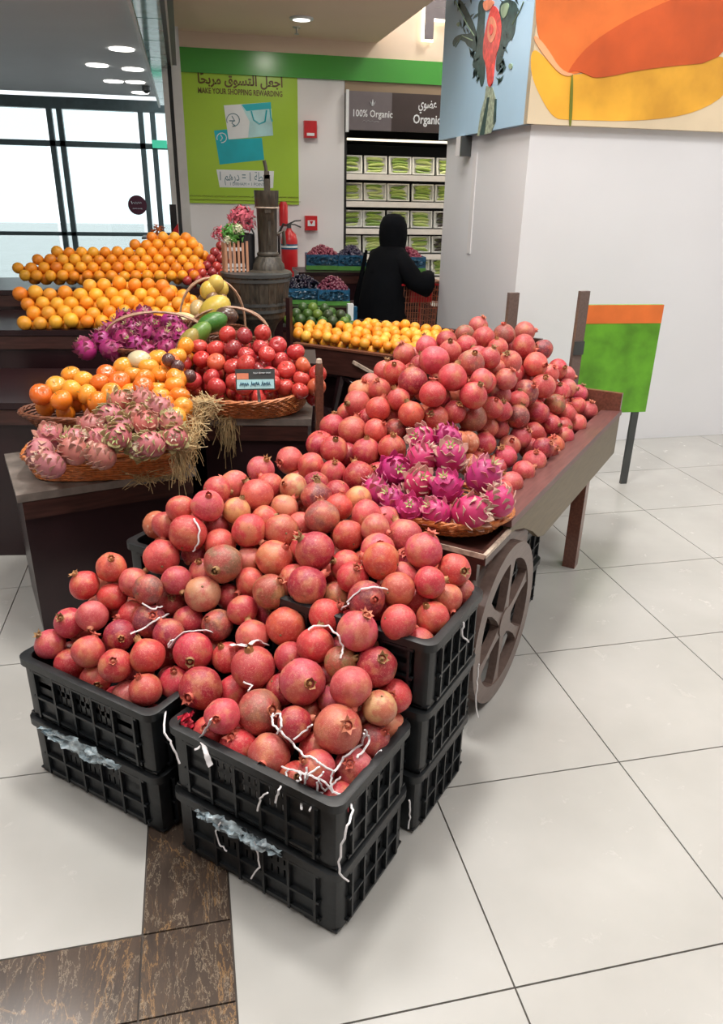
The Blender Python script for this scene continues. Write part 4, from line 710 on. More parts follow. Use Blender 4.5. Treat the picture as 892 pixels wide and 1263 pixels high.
for zn, ids in zs.items():
    px = [proj(poms[i][0]) for i in ids]; rc = rowcol(px, 38 if 'crate' in zn or 'middle' in zn else 26)
    for (i, (rw, cl)) in zip(ids, rc):
        p, r, c, zc = poms[i]; rs = random.Random(i * 13 + 5)
        o = link('pomegranate', PMS[rs.randrange(7)], None, p); r_ = r * 1.0; o.scale = (r_, r_, r_)
        # crown direction: mostly up and outward, some towards the viewer
        s, n = sn_of(p); k = rs.random()
        if zc == 'C': d = Vector((rs.gauss(0, .35), rs.gauss(-.15, .35), 1.0)) if k < .75 else Vector((rs.gauss(0, 1), rs.gauss(-.5, .7), rs.gauss(.2, .6)))
        else: d = Vector((rs.gauss(0, .7), rs.gauss(-.3, .8), rs.gauss(.55, .8)))
        d.normalize(); q = d.to_track_quat('Z', 'Y'); o.rotation_mode = 'QUATERNION'; o.rotation_quaternion = q @ Euler((0, 0, rs.uniform(0, 6.28))).to_quaternion()
        j = [rs.uniform(.76, 1.12), rs.uniform(.6, 1.35), rs.uniform(.65, 1.3)]; cc = PC[c][0]; o.color = (cc[0] * j[0], cc[1] * j[1], cc[2] * j[2], 1)
        tag(o, f'{PC[c][1]} pomegranate {zn}, {rw} row up, {cl} from left', 'pomegranate', 'pomegranates heaped on the cart' if zc == 'C' else 'pomegranates heaped over the black crates')
        cx = link('calyx', rs.choice(CMS), o, (0, 0, .93)); cx.scale = (1.3, 1.3, 1.35); cx.color = rs.choice([(.50, .16, .09, 1), (.42, .20, .08, 1), (.55, .12, .08, 1), (.30, .17, .07, 1)])
        st = link('stem_scar', SCAR, o, (0, 0, -.90), (PI, 0, 0)); st.color = (.20, .14, .06, 1)
# hidden lower layer: joined, nobody could count it
fb = MB()
for rec in FILL.split('|'):
    x, y, z, r = map(float, rec.split()); fb.ball((x, y, z), r, 12, 8)
fo = fb.obj('pomegranates_below', 'pom', None, 'full'); fo.color = (.42, .045, .045, 1); tag(fo, 'lower layer of red pomegranates glimpsed in the gaps of the heap', 'pomegranates', kind='stuff')
# white strings
SL = 'long tangled string crossing the front crate to its right rim|short looped string at the tangle over the front crate|string across the crimson fruit right of the tangle|string from the right front fruit down to the tangle|long string over the front corner hanging down the crate|string dangling straight over the front rim|short string end curling over the front rim|string looping off the left rim of the front crate|small looped string beside the front tangle|x|x|string stretched over the dull purple fruit at the left|string running between fruits in the middle right heap|thin string curving round a red fruit mid heap|x|string stub on the back corner of the tall crates|hooked string on the rim of the tall crates|string hanging at the right corner of the front crates|string hanging down the tall crates near the wheel|string wrapped round the dark red upper left fruit|string hanging from the film of the lower front crate|second string hanging lower on the front crate|tiny string beside the pale strap|string hanging over the slots of the front crate|short string by the right rim of the front crate|small curl low in the tangle, left of its middle|small curl low in the tangle, right of its middle|frayed string end beside the rightmost pink fruit of the tangle|string poking over the left half of the front rim|white string scrap above the front crate|small string scrap far left over the dull fruit'.split('|')
for k, rec in enumerate(STRINGS.split('|')):
    P = [Vector(tuple(map(float, q.split()))) for q in rec.split(';')]
    if len(P) < 2: continue
    Q = []
    for a, b in zip(P, P[1:]):
        for t in (0, .25, .5, .75): Q.append(a.lerp(b, t) + Vector((random.uniform(-1, 1), random.uniform(-1, 1), random.uniform(-.3, 1.3))) * .0022)
    Q.append(P[-1]); wide = k in (9, 10, 14)
    px = proj(P[0]); nm = {9: 'broad pale blue-white strap over the left rim of the front crate', 10: 'broad white strap across a red pomegranate over the left crate', 14: 'short white strap across a pink pomegranate mid heap'}.get(k)
    where = ('hanging down the front crate' if P[-1].z < .36 and sn_of(P[-1])[0] < -.9 else 'hanging down the three-high crate stack' if P[-1].z < .6 and sn_of(P[-1])[0] > -.66 else 'lying over the pomegranates')
    tag(MB().tube(Q, 0.0075 if wide else .0027, 5, flat=.25 if wide else .8).obj('string', 'string'), nm or SL[k], 'string', 'loose white strings')

# ================================================================== dragonfruit
def dragon(seed, n=18, nm='dragon'):
    rs = random.Random(seed); b = MB(); prof = []
    for i in range(9): t = PI * i / 8; prof.append((max(.02, math.sin(t) ** .85), -math.cos(t) * 1.12))
    b.lathe(prof, 14); body = b.mesh('dragonfruit', nm if nm != 'dragon' else 'dragon', 'full')
    sc_ = MB(); rows = [(-.65, 5), (-.2, 6), (.25, 6), (.62, 5), (.95, 5)]
    for z, m_ in rows:
        for k in range(m_):
            a = 2 * PI * (k + rs.random() * .5) / m_ + z; t = math.acos(max(-1, min(1, -z / 1.12))); R = math.sin(t) ** .85
            rad = Vector((math.cos(a), math.sin(a), 0)); base = rad * R + Vector((0, 0, z)); tan = Vector((-math.sin(a), math.cos(a), 0)); up = (Vector((0, 0, 1)) + rad * (.35 if z < .6 else -.1)).normalized()
            L_ = rs.uniform(.30, .48); wd = rs.uniform(.24, .34)
            pts = [base - rad * .05 - tan * wd, base - rad * .05 + tan * wd, base + up * L_ * .45 + rad * .10 + tan * wd * .75, base + up * L_ + rad * rs.uniform(.05, .24), base + up * L_ * .45 + rad * .10 - tan * wd * .75]
            inn = [p - rad * .04 for p in pts]; sc_.add(pts + inn, [(0, 1, 2, 4), (4, 2, 3), (6, 5, 9, 7), (7, 9, 8), (1, 6, 7, 2), (2, 7, 8, 3), (3, 8, 9, 4), (4, 9, 5, 0)])
    tp = MB()
    for k in range(6): a = k * PI / 3; tp.tube([(.1 * math.cos(a), .1 * math.sin(a), 1.02), (.2 * math.cos(a), .2 * math.sin(a), 1.25), (.38 * math.cos(a), .38 * math.sin(a), 1.42)], [.09, .07, .01], 4, flat=.4)
    return body, sc_.mesh('scales', 'scale', True), tp.mesh('leafy_tip', 'scale', True)
DR = [dragon(k) for k in range(4)]
def put_dragon(p, r, rs, label, group, pale=0):
    b, s_, t = DR[rs.randrange(4)]; o = link('dragonfruit', b, None, p); o.scale = (r * .98, r * .98, r * .98)
    d = Vector((rs.gauss(0, .6), rs.gauss(-.5, .5), rs.gauss(.5, .5))).normalized(); o.rotation_mode = 'QUATERNION'; o.rotation_quaternion = d.to_track_quat('Z', 'Y')
    o.color = (rs.uniform(.42, .56) * (.7 if pale < 0 else 1), max(.02, .025 + pale * .14), rs.uniform(.12, .19) , 1); tag(o, label, 'dragonfruit', group)
    q = link('scales', s_, o); q.color = (.30, .06, .12, 1) if pale < 0 else rs.choice([(.52, .05, .19, 1), (.58, .20, .25, 1), (.46, .04, .17, 1), (.55, .36, .28, 1)]) if pale <= 0 else rs.choice([(.50, .26, .20, 1), (.42, .38, .18, 1)])
    q = link('leafy_tip', t, o); q.color = rs.choice([(.50, .45, .22, 1), (.45, .50, .20, 1), (.58, .45, .35, 1)])
    return o
DP = [tuple(map(float, q.split())) for q in DRAGS.split('|')]
PP = relax([d[:3] for d in DP], [d[3] * .93 for d in DP], 150)
rc = rowcol([proj(p) for p in PP], 22)
for i, (p, (a, b)) in enumerate(zip(PP, rc)): put_dragon(Vector(p), DP[i][3], random.Random(i), f'bright magenta dragonfruit in the shallow tray on the cart, {a} row up, {b} from left', 'dragonfruit in the tray on the cart')

# ================================================================== woven baskets
def basket(name, c, a, b, h, rz, label, matn='wicker', lift=0.0, taper=.8, n=44, expo=2.0, handle=None, tilt=(0, 0)):
    root = empty(name, c, rz, label, 'basket'); root.rotation_euler = (tilt[0], tilt[1], rz)
    def P(t, f, z): 
        ct, st_ = math.cos(t), math.sin(t); e = 2 / expo
        return Vector((a * f * math.copysign(abs(ct) ** e, ct), b * f * math.copysign(abs(st_) ** e, st_), z + lift * (abs(ct) ** 3) * z / h))
    wv = MB(); rows = max(4, int(h / .009))
    for k in range(rows):
        f = taper + (1 - taper) * k / (rows - 1)
        wv.tube([P(2 * PI * i / (n * 2), f + .012 * (1 if (i + k) % 2 else -1) / (a * 5), .004 + (h - .008) * k / (rows - 1)) for i in range(n * 2)], .0042, 4, True)
    wv.obj('weave', matn, root)
    fl_ = MB(); m_ = 32; fl_.add([P(2 * PI * i / m_, taper, .004) for i in range(m_)] + [P(2 * PI * i / m_, taper, .0) for i in range(m_)], [tuple(range(m_)), tuple(range(m_, 2 * m_))[::-1]]); fl_.obj('base', matn, root, False)
    rm = MB()
    for k in range(3): rm.tube([P(2 * PI * i / n, 1.02, h) + Vector((0, 0, .006 * math.sin(i * 1.9 + k * 2.1))) + Vector((math.cos(2 * PI * i / n), math.sin(2 * PI * i / n), 0)) * .005 * math.cos(i * 1.9 + k * 2.1) for i in range(n)], .006, 5, True)
    rm.obj('rim', 'wickerdk' if matn != 'wicker' or handle else 'wicker', root)
    if handle:
        hb = MB(); hh, lean, strands, hw = handle
        for k in range(strands):
            o_ = (k - (strands - 1) / 2) * hw
            hb.tube([Vector((0 + o_ + .01 * math.sin(i * .9 + k * 3), -b * math.cos(PI * i / 16), h + hh * math.sin(PI * i / 16) ** .8 + lean * 0)) if lean == 'y' else Vector((-a * math.cos(PI * i / 16), o_ + .01 * math.sin(i * .9 + k * 3), h + lift * abs(math.cos(PI * i / 16)) ** 3 + hh * math.sin(PI * i / 16) ** .8)) for i in range(17)], .0055, 5)
        hb.obj('handle', 'cane', root)
    return root
basket('shallow_tray_basket', sn(.085, -.205, .640), .205, .175, .05, CARTROT, 'shallow round orange wicker tray of dragonfruit on the front of the cart', taper=.82)
# ================================================================== fruit shapes
def round_mesh(name, m, nu=14, nv=9, flat=.95, dim=.0, low=0):
    prof = []
    for i in range(nv + 1):
        t = PI * i / nv; r = math.sin(t); z = -math.cos(t) * flat
        if dim: z -= math.copysign(dim * math.exp(-(r / .28) ** 2), z); r *= 1 + low * z
        prof.append((max(r, .01), z))
    return MB().lathe(prof, nu).mesh(name, m, 'full')
ORM = round_mesh('orange', 'orange'); APM = round_mesh('apple', 'pomdark', 20, 14, .90, .16, .10); LIM = round_mesh('lime', 'cuke'); APS = round_mesh('small_apple', 'pomdark', 12, 8)
STEM = MB().tube([(0, 0, .66), (.03, 0, .85), (.09, .02, 1.02)], .03, 5).mesh('stem', 'calyx')
BUT = MB().lathe([(.0, .95), (.10, .95), (.08, .975), (0, .97)], 6).mesh('stem_button', 'calyx')
def inside(p, poly):
    x, y = p; c = False
    for (x1, y1), (x2, y2) in zip(poly, poly[1:] + poly[:1]):
        if (y1 > y) != (y2 > y) and x < (x2 - x1) * (y - y1) / (y2 - y1) + x1: c = not c
    return c
def one(name, me, p, r, rs, colr, label, cat, group, child=None, ccol=None):
    o = link(name, me, None, p); k = r * rs.uniform(.94, 1.06); o.scale = (k, k, k); o.rotation_euler = (rs.gauss(0, .6), rs.gauss(0, .6), rs.uniform(0, 6.3))
    j = rs.uniform(.88, 1.1); o.color = (min(1, colr[0] * j), colr[1] * j * rs.uniform(.9, 1.1), colr[2] * j, 1); tag(o, label, cat, group)
    if child: q = link(child.name, child, o); q.color = ccol or (.12, .10, .04, 1)
    return o
def heap(name, me, outline, p0, az, slope, D, cols, lab, cat, group, stuffname, child=None, jit=.06, mx=300, seed=1):
    rs = random.Random(seed); az = math.radians(az); sl = math.radians(slope)
    u = Vector((math.cos(az), math.sin(az), 0)); bk = Vector((-math.sin(az), math.cos(az), 0)); v = bk * math.cos(sl) + Vector((0, 0, math.sin(sl))); nn = u.cross(v)
    pts = []
    for j in range(0, 16):
        for i in range(-40, 41):
            p = Vector(p0) + u * ((i + .5 * (j % 2)) * D * 1.01) + v * (j * D * .90) + Vector((rs.gauss(0, 1), rs.gauss(0, 1), rs.gauss(0, 1))) * D * jit
            if inside(proj(p), outline): pts.append((j, i, p))
    fbm = MB()
    js = sorted(set(j for j, _, _ in pts)); 
    for j in js:
        row = sorted([t for t in pts if t[0] == j], key=lambda t: t[1])
        for c, (_, i, p) in enumerate(row):
            rr, cc = ORD[js.index(j)], ORD[min(c, 23)]
            one(name, me, p, D / 2 * .985, rs, rs.choice(cols), lab.format(rr, cc), cat, group, child)
            b = p - nn * D * .72 + u * D * .5 + v * D * .25; fbm.ball(b, D * .47, 8, 6)
            if slope > 20: fbm.ball(b + bk * D * .9 - Vector((0, 0, D * .1)), D * .47, 6, 5)
    fo = fbm.obj(stuffname, me.materials[0], None, 'full'); fo.color = (*cols[0], 1); tag(fo, f'lower layer of {group} seen in the gaps', cat, kind='stuff')
    return len(pts)
def table(name, p0, p1, depth, z, label, cat='table', top='darkbox', m='darkbox', over=.02, zb=0.0):
    p0 = Vector((p0[0], p0[1], 0)); p1 = Vector((p1[0], p1[1], 0)); d = p1 - p0; a = math.atan2(d.y, d.x); L = d.length
    r = empty(name, (p0.x, p0.y, 0), a, label, cat)
    MB().bb(.015, L - .015, .02, depth - .01, zb, z - .032).obj('body', m, r, False); MB().bb(0, L, 0, depth, z - .03, z - .001).obj('table_top', top, r, False)
    MB().bb(.015, L - .015, .005, .019, z - .10, z - .034).obj('front_board', 'wood', r, False)
    return r
# ================================================================== tables on the left
T_a = table('display_table', onz(246, 516, .70), onz(384, 517, .70), .62, .70, 'dark brown display table holding the boat basket of apples', top='tabletop')
T_b = table('display_table', onz(20, 611, .60), onz(242, 578, .60), .50, .60, 'low dark display table at the far left with the dragonfruit basket', top='tabletop')
T_c = table('display_table', (-1.1, 3.42), (-.04, 3.26), .68, .74, 'dark stepped table under the orange peppers and dragonfruit basket')
T_d = table('display_table', (-1.2, 4.30), (.14, 4.16), .72, .90, 'dark stepped table under the front heap of oranges')
T_e = table('display_table', (-1.6, 5.15), (.22, 5.15), .75, 1.00, 'dark rear table under the tall pyramid of oranges')
T_f = table('display_table', (.235, 5.15), (.62, 5.15), .75, .98, 'dark rear table under the heap of dark red apples')
T_g = table('display_table', (.05, 3.80), (.60, 3.72), .36, .80, 'dark table under the pear basket and the old pump tub')
pp = onz(391, 520, .70)
post = empty('table_post', (pp.x + .01, pp.y, 0), .0, 'round-topped dark red post at the right end of the apple table', 'post')
MB().bb(-.016, .016, -.016, .016, 0, .90).lathe([(.017, .90), (.018, .93), (.012, .95), (0, .955)], 10).obj('post', 'woodred', post)
MB().lathe([(.0, .955), (.0135, .950), (.011, .966), (0, .970)], 10).obj('worn_tip', 'edge', post)

# boat-shaped apple basket
Lp, Rp = onz(207, 466, .80), onz(387, 480, .80); mid = (Lp + Rp) / 2; da = math.atan2(Rp.y - Lp.y, Rp.x - Lp.x)
bk = Vector((-math.sin(da), math.cos(da), 0))
bc = mid - bk * .005; half = (Rp - Lp).length / 2
basket('boat_basket', (bc.x, bc.y, .703), half * 1.0, .265, .082, da, 'boat-shaped woven basket full of red apples on the dark table', lift=.03, taper=.82, expo=2.4)
hb = MB(); base = bc + bk * .0
for k in range(3):
    o_ = k * .012 - .012
    hb.tube([base + Vector((math.cos(da), math.sin(da), 0)) * (-.20 + o_) + bk * (.17 * -math.cos(PI * i / 14)) + Vector((0, 0, .075 + .24 * math.sin(PI * i / 14))) for i in range(15)], .005, 5)
AP = [tuple(map(float, s.split())) for s in '281 413 23|302 414 24|324 411 25|263 430 24|285 431 23|302 437 22|323 430 24|341 427 24|347 441 25|229 439 22|246 446 25|268 450 22|286 451 22|321 449 22|351 459 24|371 452 24|214 456 21|228 461 20|240 466 20|254 468 22|272 473 22|289 474 22|366 478 24|378 470 22|384 461 18|336 479 22|338 463 22|312 465 22|320 481 20|304 478 20|384 475 18|350 478 20|226 449 18|250 430 18|305 455 20|360 440 18|330 446 18'.split('|')]
P_ = []; R_ = []
for x, y, d in AP: P_.append(at(x, y, 3.10 + (484 - y) / 72 * .20 + abs(x - 300) / 90 * .06)); R_.append(.0395)
P_ = relax(P_, R_, 200, .03, 1.0)
rs = random.Random(3); rc = rowcol([proj(p) for p in P_], 16)
for p, (a, b) in zip(P_, rc):
    z = max(p[2], .790)
    one('apple', APM, (p[0], p[1], z), .0395, rs, rs.choice([(.48, .014, .025), (.54, .03, .04), (.46, .014, .035), (.28, .010, .035), (.60, .10, .05)]), f'red apple in the boat-shaped basket, {a} row up, {b} from left', 'apple', 'red apples in the boat-shaped basket', STEM)
ub = MB()
for p in P_:
    for dz, dy in ((.066, .03), (.12, .05)):
        if p[2] - dz > .760: ub.ball((p[0], p[1] + dy + .05, p[2] - dz), .037, 8, 6)
o = ub.obj('apples_below', 'pomdark', None, 'full'); o.color = (.42, .015, .025, 1); tag(o, 'lower layer of red apples glimpsed in the boat-shaped basket', 'apples', kind='stuff')
# price sign on the apples
c = at(315, 468, 2.80); sg = empty('price_sign', tuple(c), math.radians(-4), 'small blue-grey price card clipped in front of the apples', 'price sign')
wv, hv = 50 / 918 * 2.70, 26 / 918 * 2.75
sg.rotation_euler.x = -.25
MB().box((0, 0, 0), (wv, .003, hv)).obj('card', 'darkmetal', sg, False)
MB().box((-wv * .32, -.003, hv * .16), (wv * .30, .001, hv * .28)).obj('red_field', 'print_coral', sg, False)
MB().box((0, -.0026, -hv * .22), (wv * .94, .001, hv * .44)).obj('pale_field', 'paleteal', sg, False)
squiggle('lettering', -.005, wv * .42, hv * .30, .008, -.0035, 'paper', sg, 2, .0016, 3); squiggle('lettering', -wv * .40, wv * .42, -hv * .22, .024, -.0045, 'blue', sg, 4, .0028, 3)
MB().tube([(.01, .0, -hv / 2), (.012, .01, -hv / 2 - .03), (.012, .03, -hv / 2 - .045)], .006, 6, flat=.5).obj('clip', 'steel', sg)
# avocado and mango basket behind the apples, with its hooped cane handle
c = at(282, 405, 3.56); bk1 = basket('hooped_basket', (c.x, c.y, .80), .20, .15, .12, -.1, 'hooped cane-handled basket of mangoes and avocado behind the apples', 'wickerdk', handle=(.17, 'x', 2, .03))
MB().bb(c.x - .2, c.x + .2, c.y - .12, c.y + .13, .701, .798).obj('basket_riser', 'wood', None, False)
tag(bpy.data.objects['basket_riser'], 'plain dark riser block under the hooped basket behind the apples', 'riser')
def potato(name, p, s, rot, colr, label, cat, m='pomdark'):
    o = MB().ball((0, 0, 0), 1, 14, 10).obj(name, m, None, 'full', p, rot); o.scale = s; o.color = (*colr, 1); return tag(o, label, cat)
potato('avocado', at(280, 389, 3.50), (.055, .042, .040), (0, .2, 0), (.045, .028, .03), 'dark brown-purple avocado leaning on the cane handle', 'avocado')
potato('mango', at(262, 398, 3.44), (.075, .045, .045), (0, -.3, .2), (.03, .16, .02), 'dark green mango left of the apples', 'mango', 'cuke')
potato('mango', at(245, 412, 3.36), (.07, .042, .042), (0, -.7, .2), (.10, .22, .03), 'dull green mango at the left end of the apples', 'mango', 'cuke')
potato('mango', at(232, 422, 3.32), (.07, .04, .04), (0, -1.0, 0), (.34, .26, .06), 'yellow-green mango just left of the red apples', 'mango', 'cuke')
potato('melon', at(265, 382, 3.55), (.085, .06, .06), (0, -.6, 0), (.60, .42, .06), 'pale yellow melon inside the hooped handle', 'melon', 'cuke')
# pear and kiwi basket
c = at(262, 385, 3.88); basket('hooped_basket', (c.x, c.y, .803), .17, .13, .12, .1, 'tall hooped basket of yellow pears left of the wooden tub', 'wickerdk', handle=(.26, 'x', 2, .02))
for k, (x, y, cl, lb) in enumerate(((257, 358, (.72, .50, .08), 'large yellow pear at the top of the pear basket'), (272, 357, (.70, .52, .10), 'yellow pear beside the wooden tub'), (266, 350, (.74, .55, .12), 'topmost yellow pear under the basket hoop'), (252, 371, (.20, .12, .06), 'brown kiwi at the left of the pear basket'), (262, 367, (.24, .14, .07), 'brown kiwi in the middle of the pear basket'), (273, 369, (.22, .12, .06), 'brown kiwi touching the wooden tub'), (256, 379, (.26, .16, .08), 'lower brown kiwi in the pear basket'), (268, 380, (.64, .46, .16), 'pale yellow pear low in the pear basket'), (244, 381, (.60, .44, .20), 'pale beige pear at the left rim of the pear basket'))):
    potato('kiwi' if 'kiwi' in lb else 'pear', at(x, y, 3.80 + (k % 2) * .05), (.034, .034, .036) if 'kiwi' in lb else (.042, .042, .05), (.3 * k, .4, 0), cl, lb, 'kiwi' if 'kiwi' in lb else 'pear')
potato('halved_melon', at(224, 394, 3.70), (.07, .05, .035), (0, 0, 0), (.66, .62, .32), 'pale cut melon resting left of the pear basket', 'melon', 'cuke')
basket('small_tray_basket', tuple(at(226, 404, 3.72)), .09, .07, .04, 0, 'small brown tray basket under the cut melon', 'wickerdk')
# oranges
OC = [(.90, .30, .015), (.94, .36, .02), (.88, .26, .015), (.95, .42, .03)]
YC = [(.88, .40, .035), (.90, .34, .025), (.90, .46, .06), (.86, .32, .02)]
heap('orange', ORM, [(20, 346), (252, 346), (252, 325), (243, 302), (228, 292), (205, 288), (185, 290), (160, 302), (60, 310), (20, 325)], (-.15, 5.19, 1.03), 0, 42, .074, OC, 'orange in the tall rear pyramid, {} row up, {} from left', 'orange', 'oranges in the tall rear pyramid', 'oranges_below', jit=.03)
heap('orange', ORM, [(20, 400), (232, 398), (234, 380), (228, 366), (212, 350), (195, 346), (165, 347), (20, 360)], (-.16, 4.25, .935), -3, 36, .078, OC[1:] + YC[:1], 'orange in the lower front heap, {} row up, {} from left', 'orange', 'oranges in the lower front heap', 'oranges_below', seed=2)
heap('red_apple', APS, [(232, 350), (274, 350), (276, 330), (276, 300), (268, 296), (255, 312), (240, 332), (230, 345)], (.22, 5.18, 1.005), 0, 44, .066, [(.42, .015, .03), (.50, .03, .035), (.28, .01, .03)], 'dark red apple in the rear heap, {} row up, {} from left', 'apple', 'dark red apples in the rear heap', 'apples_below', seed=3)
# left: peppers and dragonfruit baskets
basket('orange_fruit_basket', (-.33, 3.10, .742 - .04), .36, .17, .07, -.05, 'wide brown basket of orange peppers and oranges at the left edge', 'wickerdk', taper=.85)
LP = [(170, 446), (184, 452), (196, 448), (172, 463), (186, 466), (199, 462), (190, 480), (176, 480), (205, 477), (216, 441), (224, 433), (208, 446), (205, 498), (215, 488), (226, 503), (186, 492), (219, 515), (198, 486), (212, 470), (150, 455), (135, 462), (152, 475), (138, 485), (160, 492), (120, 470), (165, 480), (105, 470), (110, 488), (88, 480), (92, 465), (70, 478), (122, 492), (76, 494), (52, 486)]
P_ = relax([at(x, y, 2.78 + (515 - y) / 85 * .42) for x, y in LP], [.040] * len(LP), 150, .04)
rs = random.Random(5)
for p, (a, b) in zip(P_, rowcol([proj(p) for p in P_], 15)):
    one('orange_pepper', APM, tuple(p), .042, rs, rs.choice([(.80, .20, .008), (.84, .28, .015), (.76, .14, .008), (.86, .34, .03)]), f'glossy orange pepper in the left basket, {a} row up, {b} from left', 'pepper', 'orange peppers at the left edge', STEM, (.10, .20, .04, 1))
fbm = MB()
for p in P_: fbm.ball((p[0], p[1] + .05, p[2] - .065), .038, 8, 6)
o = fbm.obj('peppers_below', 'orange', None, 'full'); o.color = (.7, .2, .01, 1); tag(o, 'lower layer of orange peppers glimpsed at the left edge', 'peppers', kind='stuff')
for k, (x, y) in enumerate(((186, 432), (197, 440), (212, 452))): potato('purple_plum', at(x + 22, y + 12, 3.02 + .01 * k), (.028, .028, .028), (0, 0, 0), (.05, .012, .03), ['leftmost', 'middle', 'rightmost'][k] + ' of three dark plums left of the apple basket', 'plum')
basket('round_handled_basket', tuple(at(196, 444, 3.50)), .24, .15, .07, 0, 'handled brown basket of purple dragonfruit at the left', 'wickerdk', handle=(.15, 'x', 2, .02))
LD = [(176, 396), (190, 399), (204, 402), (168, 410), (182, 413), (197, 415), (211, 410), (172, 427), (188, 430), (202, 427), (215, 424), (158, 402), (154, 420), (140, 410), (140, 428), (126, 420), (112, 428)]
P_ = relax([at(x, y, 3.34 + (435 - y) / 45 * .22) for x, y in LD], [.046] * len(LD), 150, .04)
for i, (p, (a, b)) in enumerate(zip(P_, rowcol([proj(p) for p in P_], 14))): put_dragon(Vector(p), .046, random.Random(i + 50), f'purple-red dragonfruit in the handled left basket, {a} row up, {b} from left', 'dragonfruit in the handled left basket', pale=-.1)
c = onz(148, 590, .61); basket('long_tray_basket', (c.x - .04, c.y + .15, .603), .30, .16, .085, math.radians(-2), 'long orange-brown tray basket of pale dragonfruit at the lower left', taper=.9, expo=3.5)
LD = [(176, 497), (190, 505), (168, 518), (184, 528), (202, 527), (166, 543), (190, 545), (208, 540), (150, 500), (150, 525), (148, 545), (132, 515), (130, 540), (112, 530), (92, 540), (72, 545), (95, 560), (115, 555), (54, 555), (75, 565)]
P_ = relax([at(x, y, 2.62 + (545 - y) / 50 * .20) for x, y in LD], [.047] * len(LD), 150, .04)
for i, (p, (a, b)) in enumerate(zip(P_, rowcol([proj(p) for p in P_], 16))): put_dragon(Vector((p[0], p[1], max(p[2], .665))), .047, random.Random(i + 80), f'pale pink-green dragonfruit in the lower left tray, {a} row up, {b} from left', 'dragonfruit in the lower left tray', pale=1)
potato('cream_gourd', at(172, 444, 3.1), (.05, .05, .04), (0, 0, 0), (.62, .56, .36), 'pale cream gourd above the orange peppers', 'gourd')
# straw: two tufts hanging off the table edges
def straw(name, rows, label):
    rs = random.Random(11); mb = MB()
    for a, b, drop, sp, cnt in rows:
        a = Vector(a); b = Vector(b)
        for i in range(cnt):
            t = rs.random(); p = a.lerp(b, t) + Vector((rs.gauss(0, .008), rs.gauss(0, .006), rs.gauss(0, .006))); d = drop * rs.uniform(.35, 1.1) * (1 if rs.random() > .08 else 1.6)
            q0 = p + Vector((rs.gauss(0, .02), .06 * rs.random() + .01, .03 * rs.random())); q2 = p + Vector((rs.gauss(0, sp), -.015 - .01 * rs.random(), -d * .5)); q3 = q2 + Vector((rs.gauss(0, sp), rs.gauss(0, .004), -d * .5))
            mb.tube([q0, p + Vector((0, -.012, .008)), q2, q3], rs.uniform(.0010, .0019), 3)
        for i in range(cnt // 2):
            p = a.lerp(b, rs.random()) + Vector((rs.gauss(0, .01), -.01 + rs.gauss(0, .008), rs.uniform(-.02, .02))); v = Vector((rs.gauss(0, 1), rs.gauss(0, .3), rs.gauss(0, .5))).normalized() * .05
            mb.tube([p - v, p + Vector((0, -.008, .006)), p + v], .0014, 3)
    o = mb.obj(name, 'straw'); return tag(o, label, 'straw', kind='stuff')
A0, A1, A2 = onz(238, 510, .712), onz(268, 508, .712), onz(286, 510, .712)
straw('straw_tuft', [(A0 + Vector((0, -.01, 0)), A2 + Vector((0, -.01, 0)), .05, .012, 120), (onz(275, 512, .71), onz(288, 512, .71), .17, .012, 80), (at(262, 497, 2.86), at(240, 500, 2.86), .05, .02, 70)], 'pale straw tuft spilling under the apple basket over the table edge')
straw('straw_tuft', [(at(248, 510, 2.88), at(236, 545, 2.74), .04, .012, 50), (at(214, 556, 2.66), at(238, 548, 2.70), .12, .014, 80), (onz(165, 590, .606), onz(222, 580, .606), .012, .012, 90)], 'pale straw tuft hanging at the right corner of the lower tray basket')

# ================================================================== old pump on a tub
pc = Vector((.39, 4.66, 0)); R0 = .205
tz0, tz1 = .93, 1.15
wt = empty('wooden_tub', (pc.x, pc.y, 0), 0, 'weathered dark wooden tub standing behind the pear basket', 'tub')
for k in range(22):
    a = 2 * PI * k / 22; 
    w0, w1 = 2 * PI * .178 / 22 * .97, 2 * PI * R0 / 22 * .97
    b0, b1 = Vector((math.cos(a), math.sin(a), 0)), Vector((-math.sin(a), math.cos(a), 0))
    vs = [b0 * r + b1 * (s * w / 2) + Vector((0, 0, z)) for (r, w, z) in ((.178, w0, tz0), (R0, w1, tz1)) for s, r in ((-1, r), (1, r))]
    vi = [v - b0 * .018 for v in vs]
    MB().add(vs + vi, [(0, 1, 3, 2), (4, 6, 7, 5), (0, 2, 6, 4), (1, 5, 7, 3), (2, 3, 7, 6), (0, 4, 5, 1)]).obj('stave', 'bronze', wt, False)
for z, r in ((tz0 + .012, .184), (tz0 + .05, .187), (tz1 - .035, .206), (tz1 - .006, .210)): MB().lathe([(r - .004, z - .009), (r, z - .009), (r, z + .009), (r - .004, z + .009)], 28).obj('hoop', 'darkmetal', wt)
MB().lathe([(0, tz1 - .03), (.19, tz1 - .03)], 24).obj('lid_board', 'bronze', wt)
MB().lathe([(.11, 0), (.11, .5), (.10, .80), (.13, .86), (.17, .90), (.172, tz0)], 24).obj('pedestal', 'bronze', wt)
b_ = Vector((.47, 4.70, 0))
pu = empty('hand_pump', (b_.x, b_.y, tz1 - .03), 0, 'tall weathered bronze hand pump barrel on the wooden tub', 'pump')
zt = 1.60 - (tz1 - .03)
MB().lathe([(0, 0), (.14, 0), (.145, .02), (.135, .035), (.10, .045), (.095, .075), (.085, .085), (.075, .11), (.062, .12), (.066, .125), (.066, .135), (.056, .145), (.060, zt - .10), (.068, zt - .09), (.072, zt)], 24).obj('barrel', 'bronze', pu)
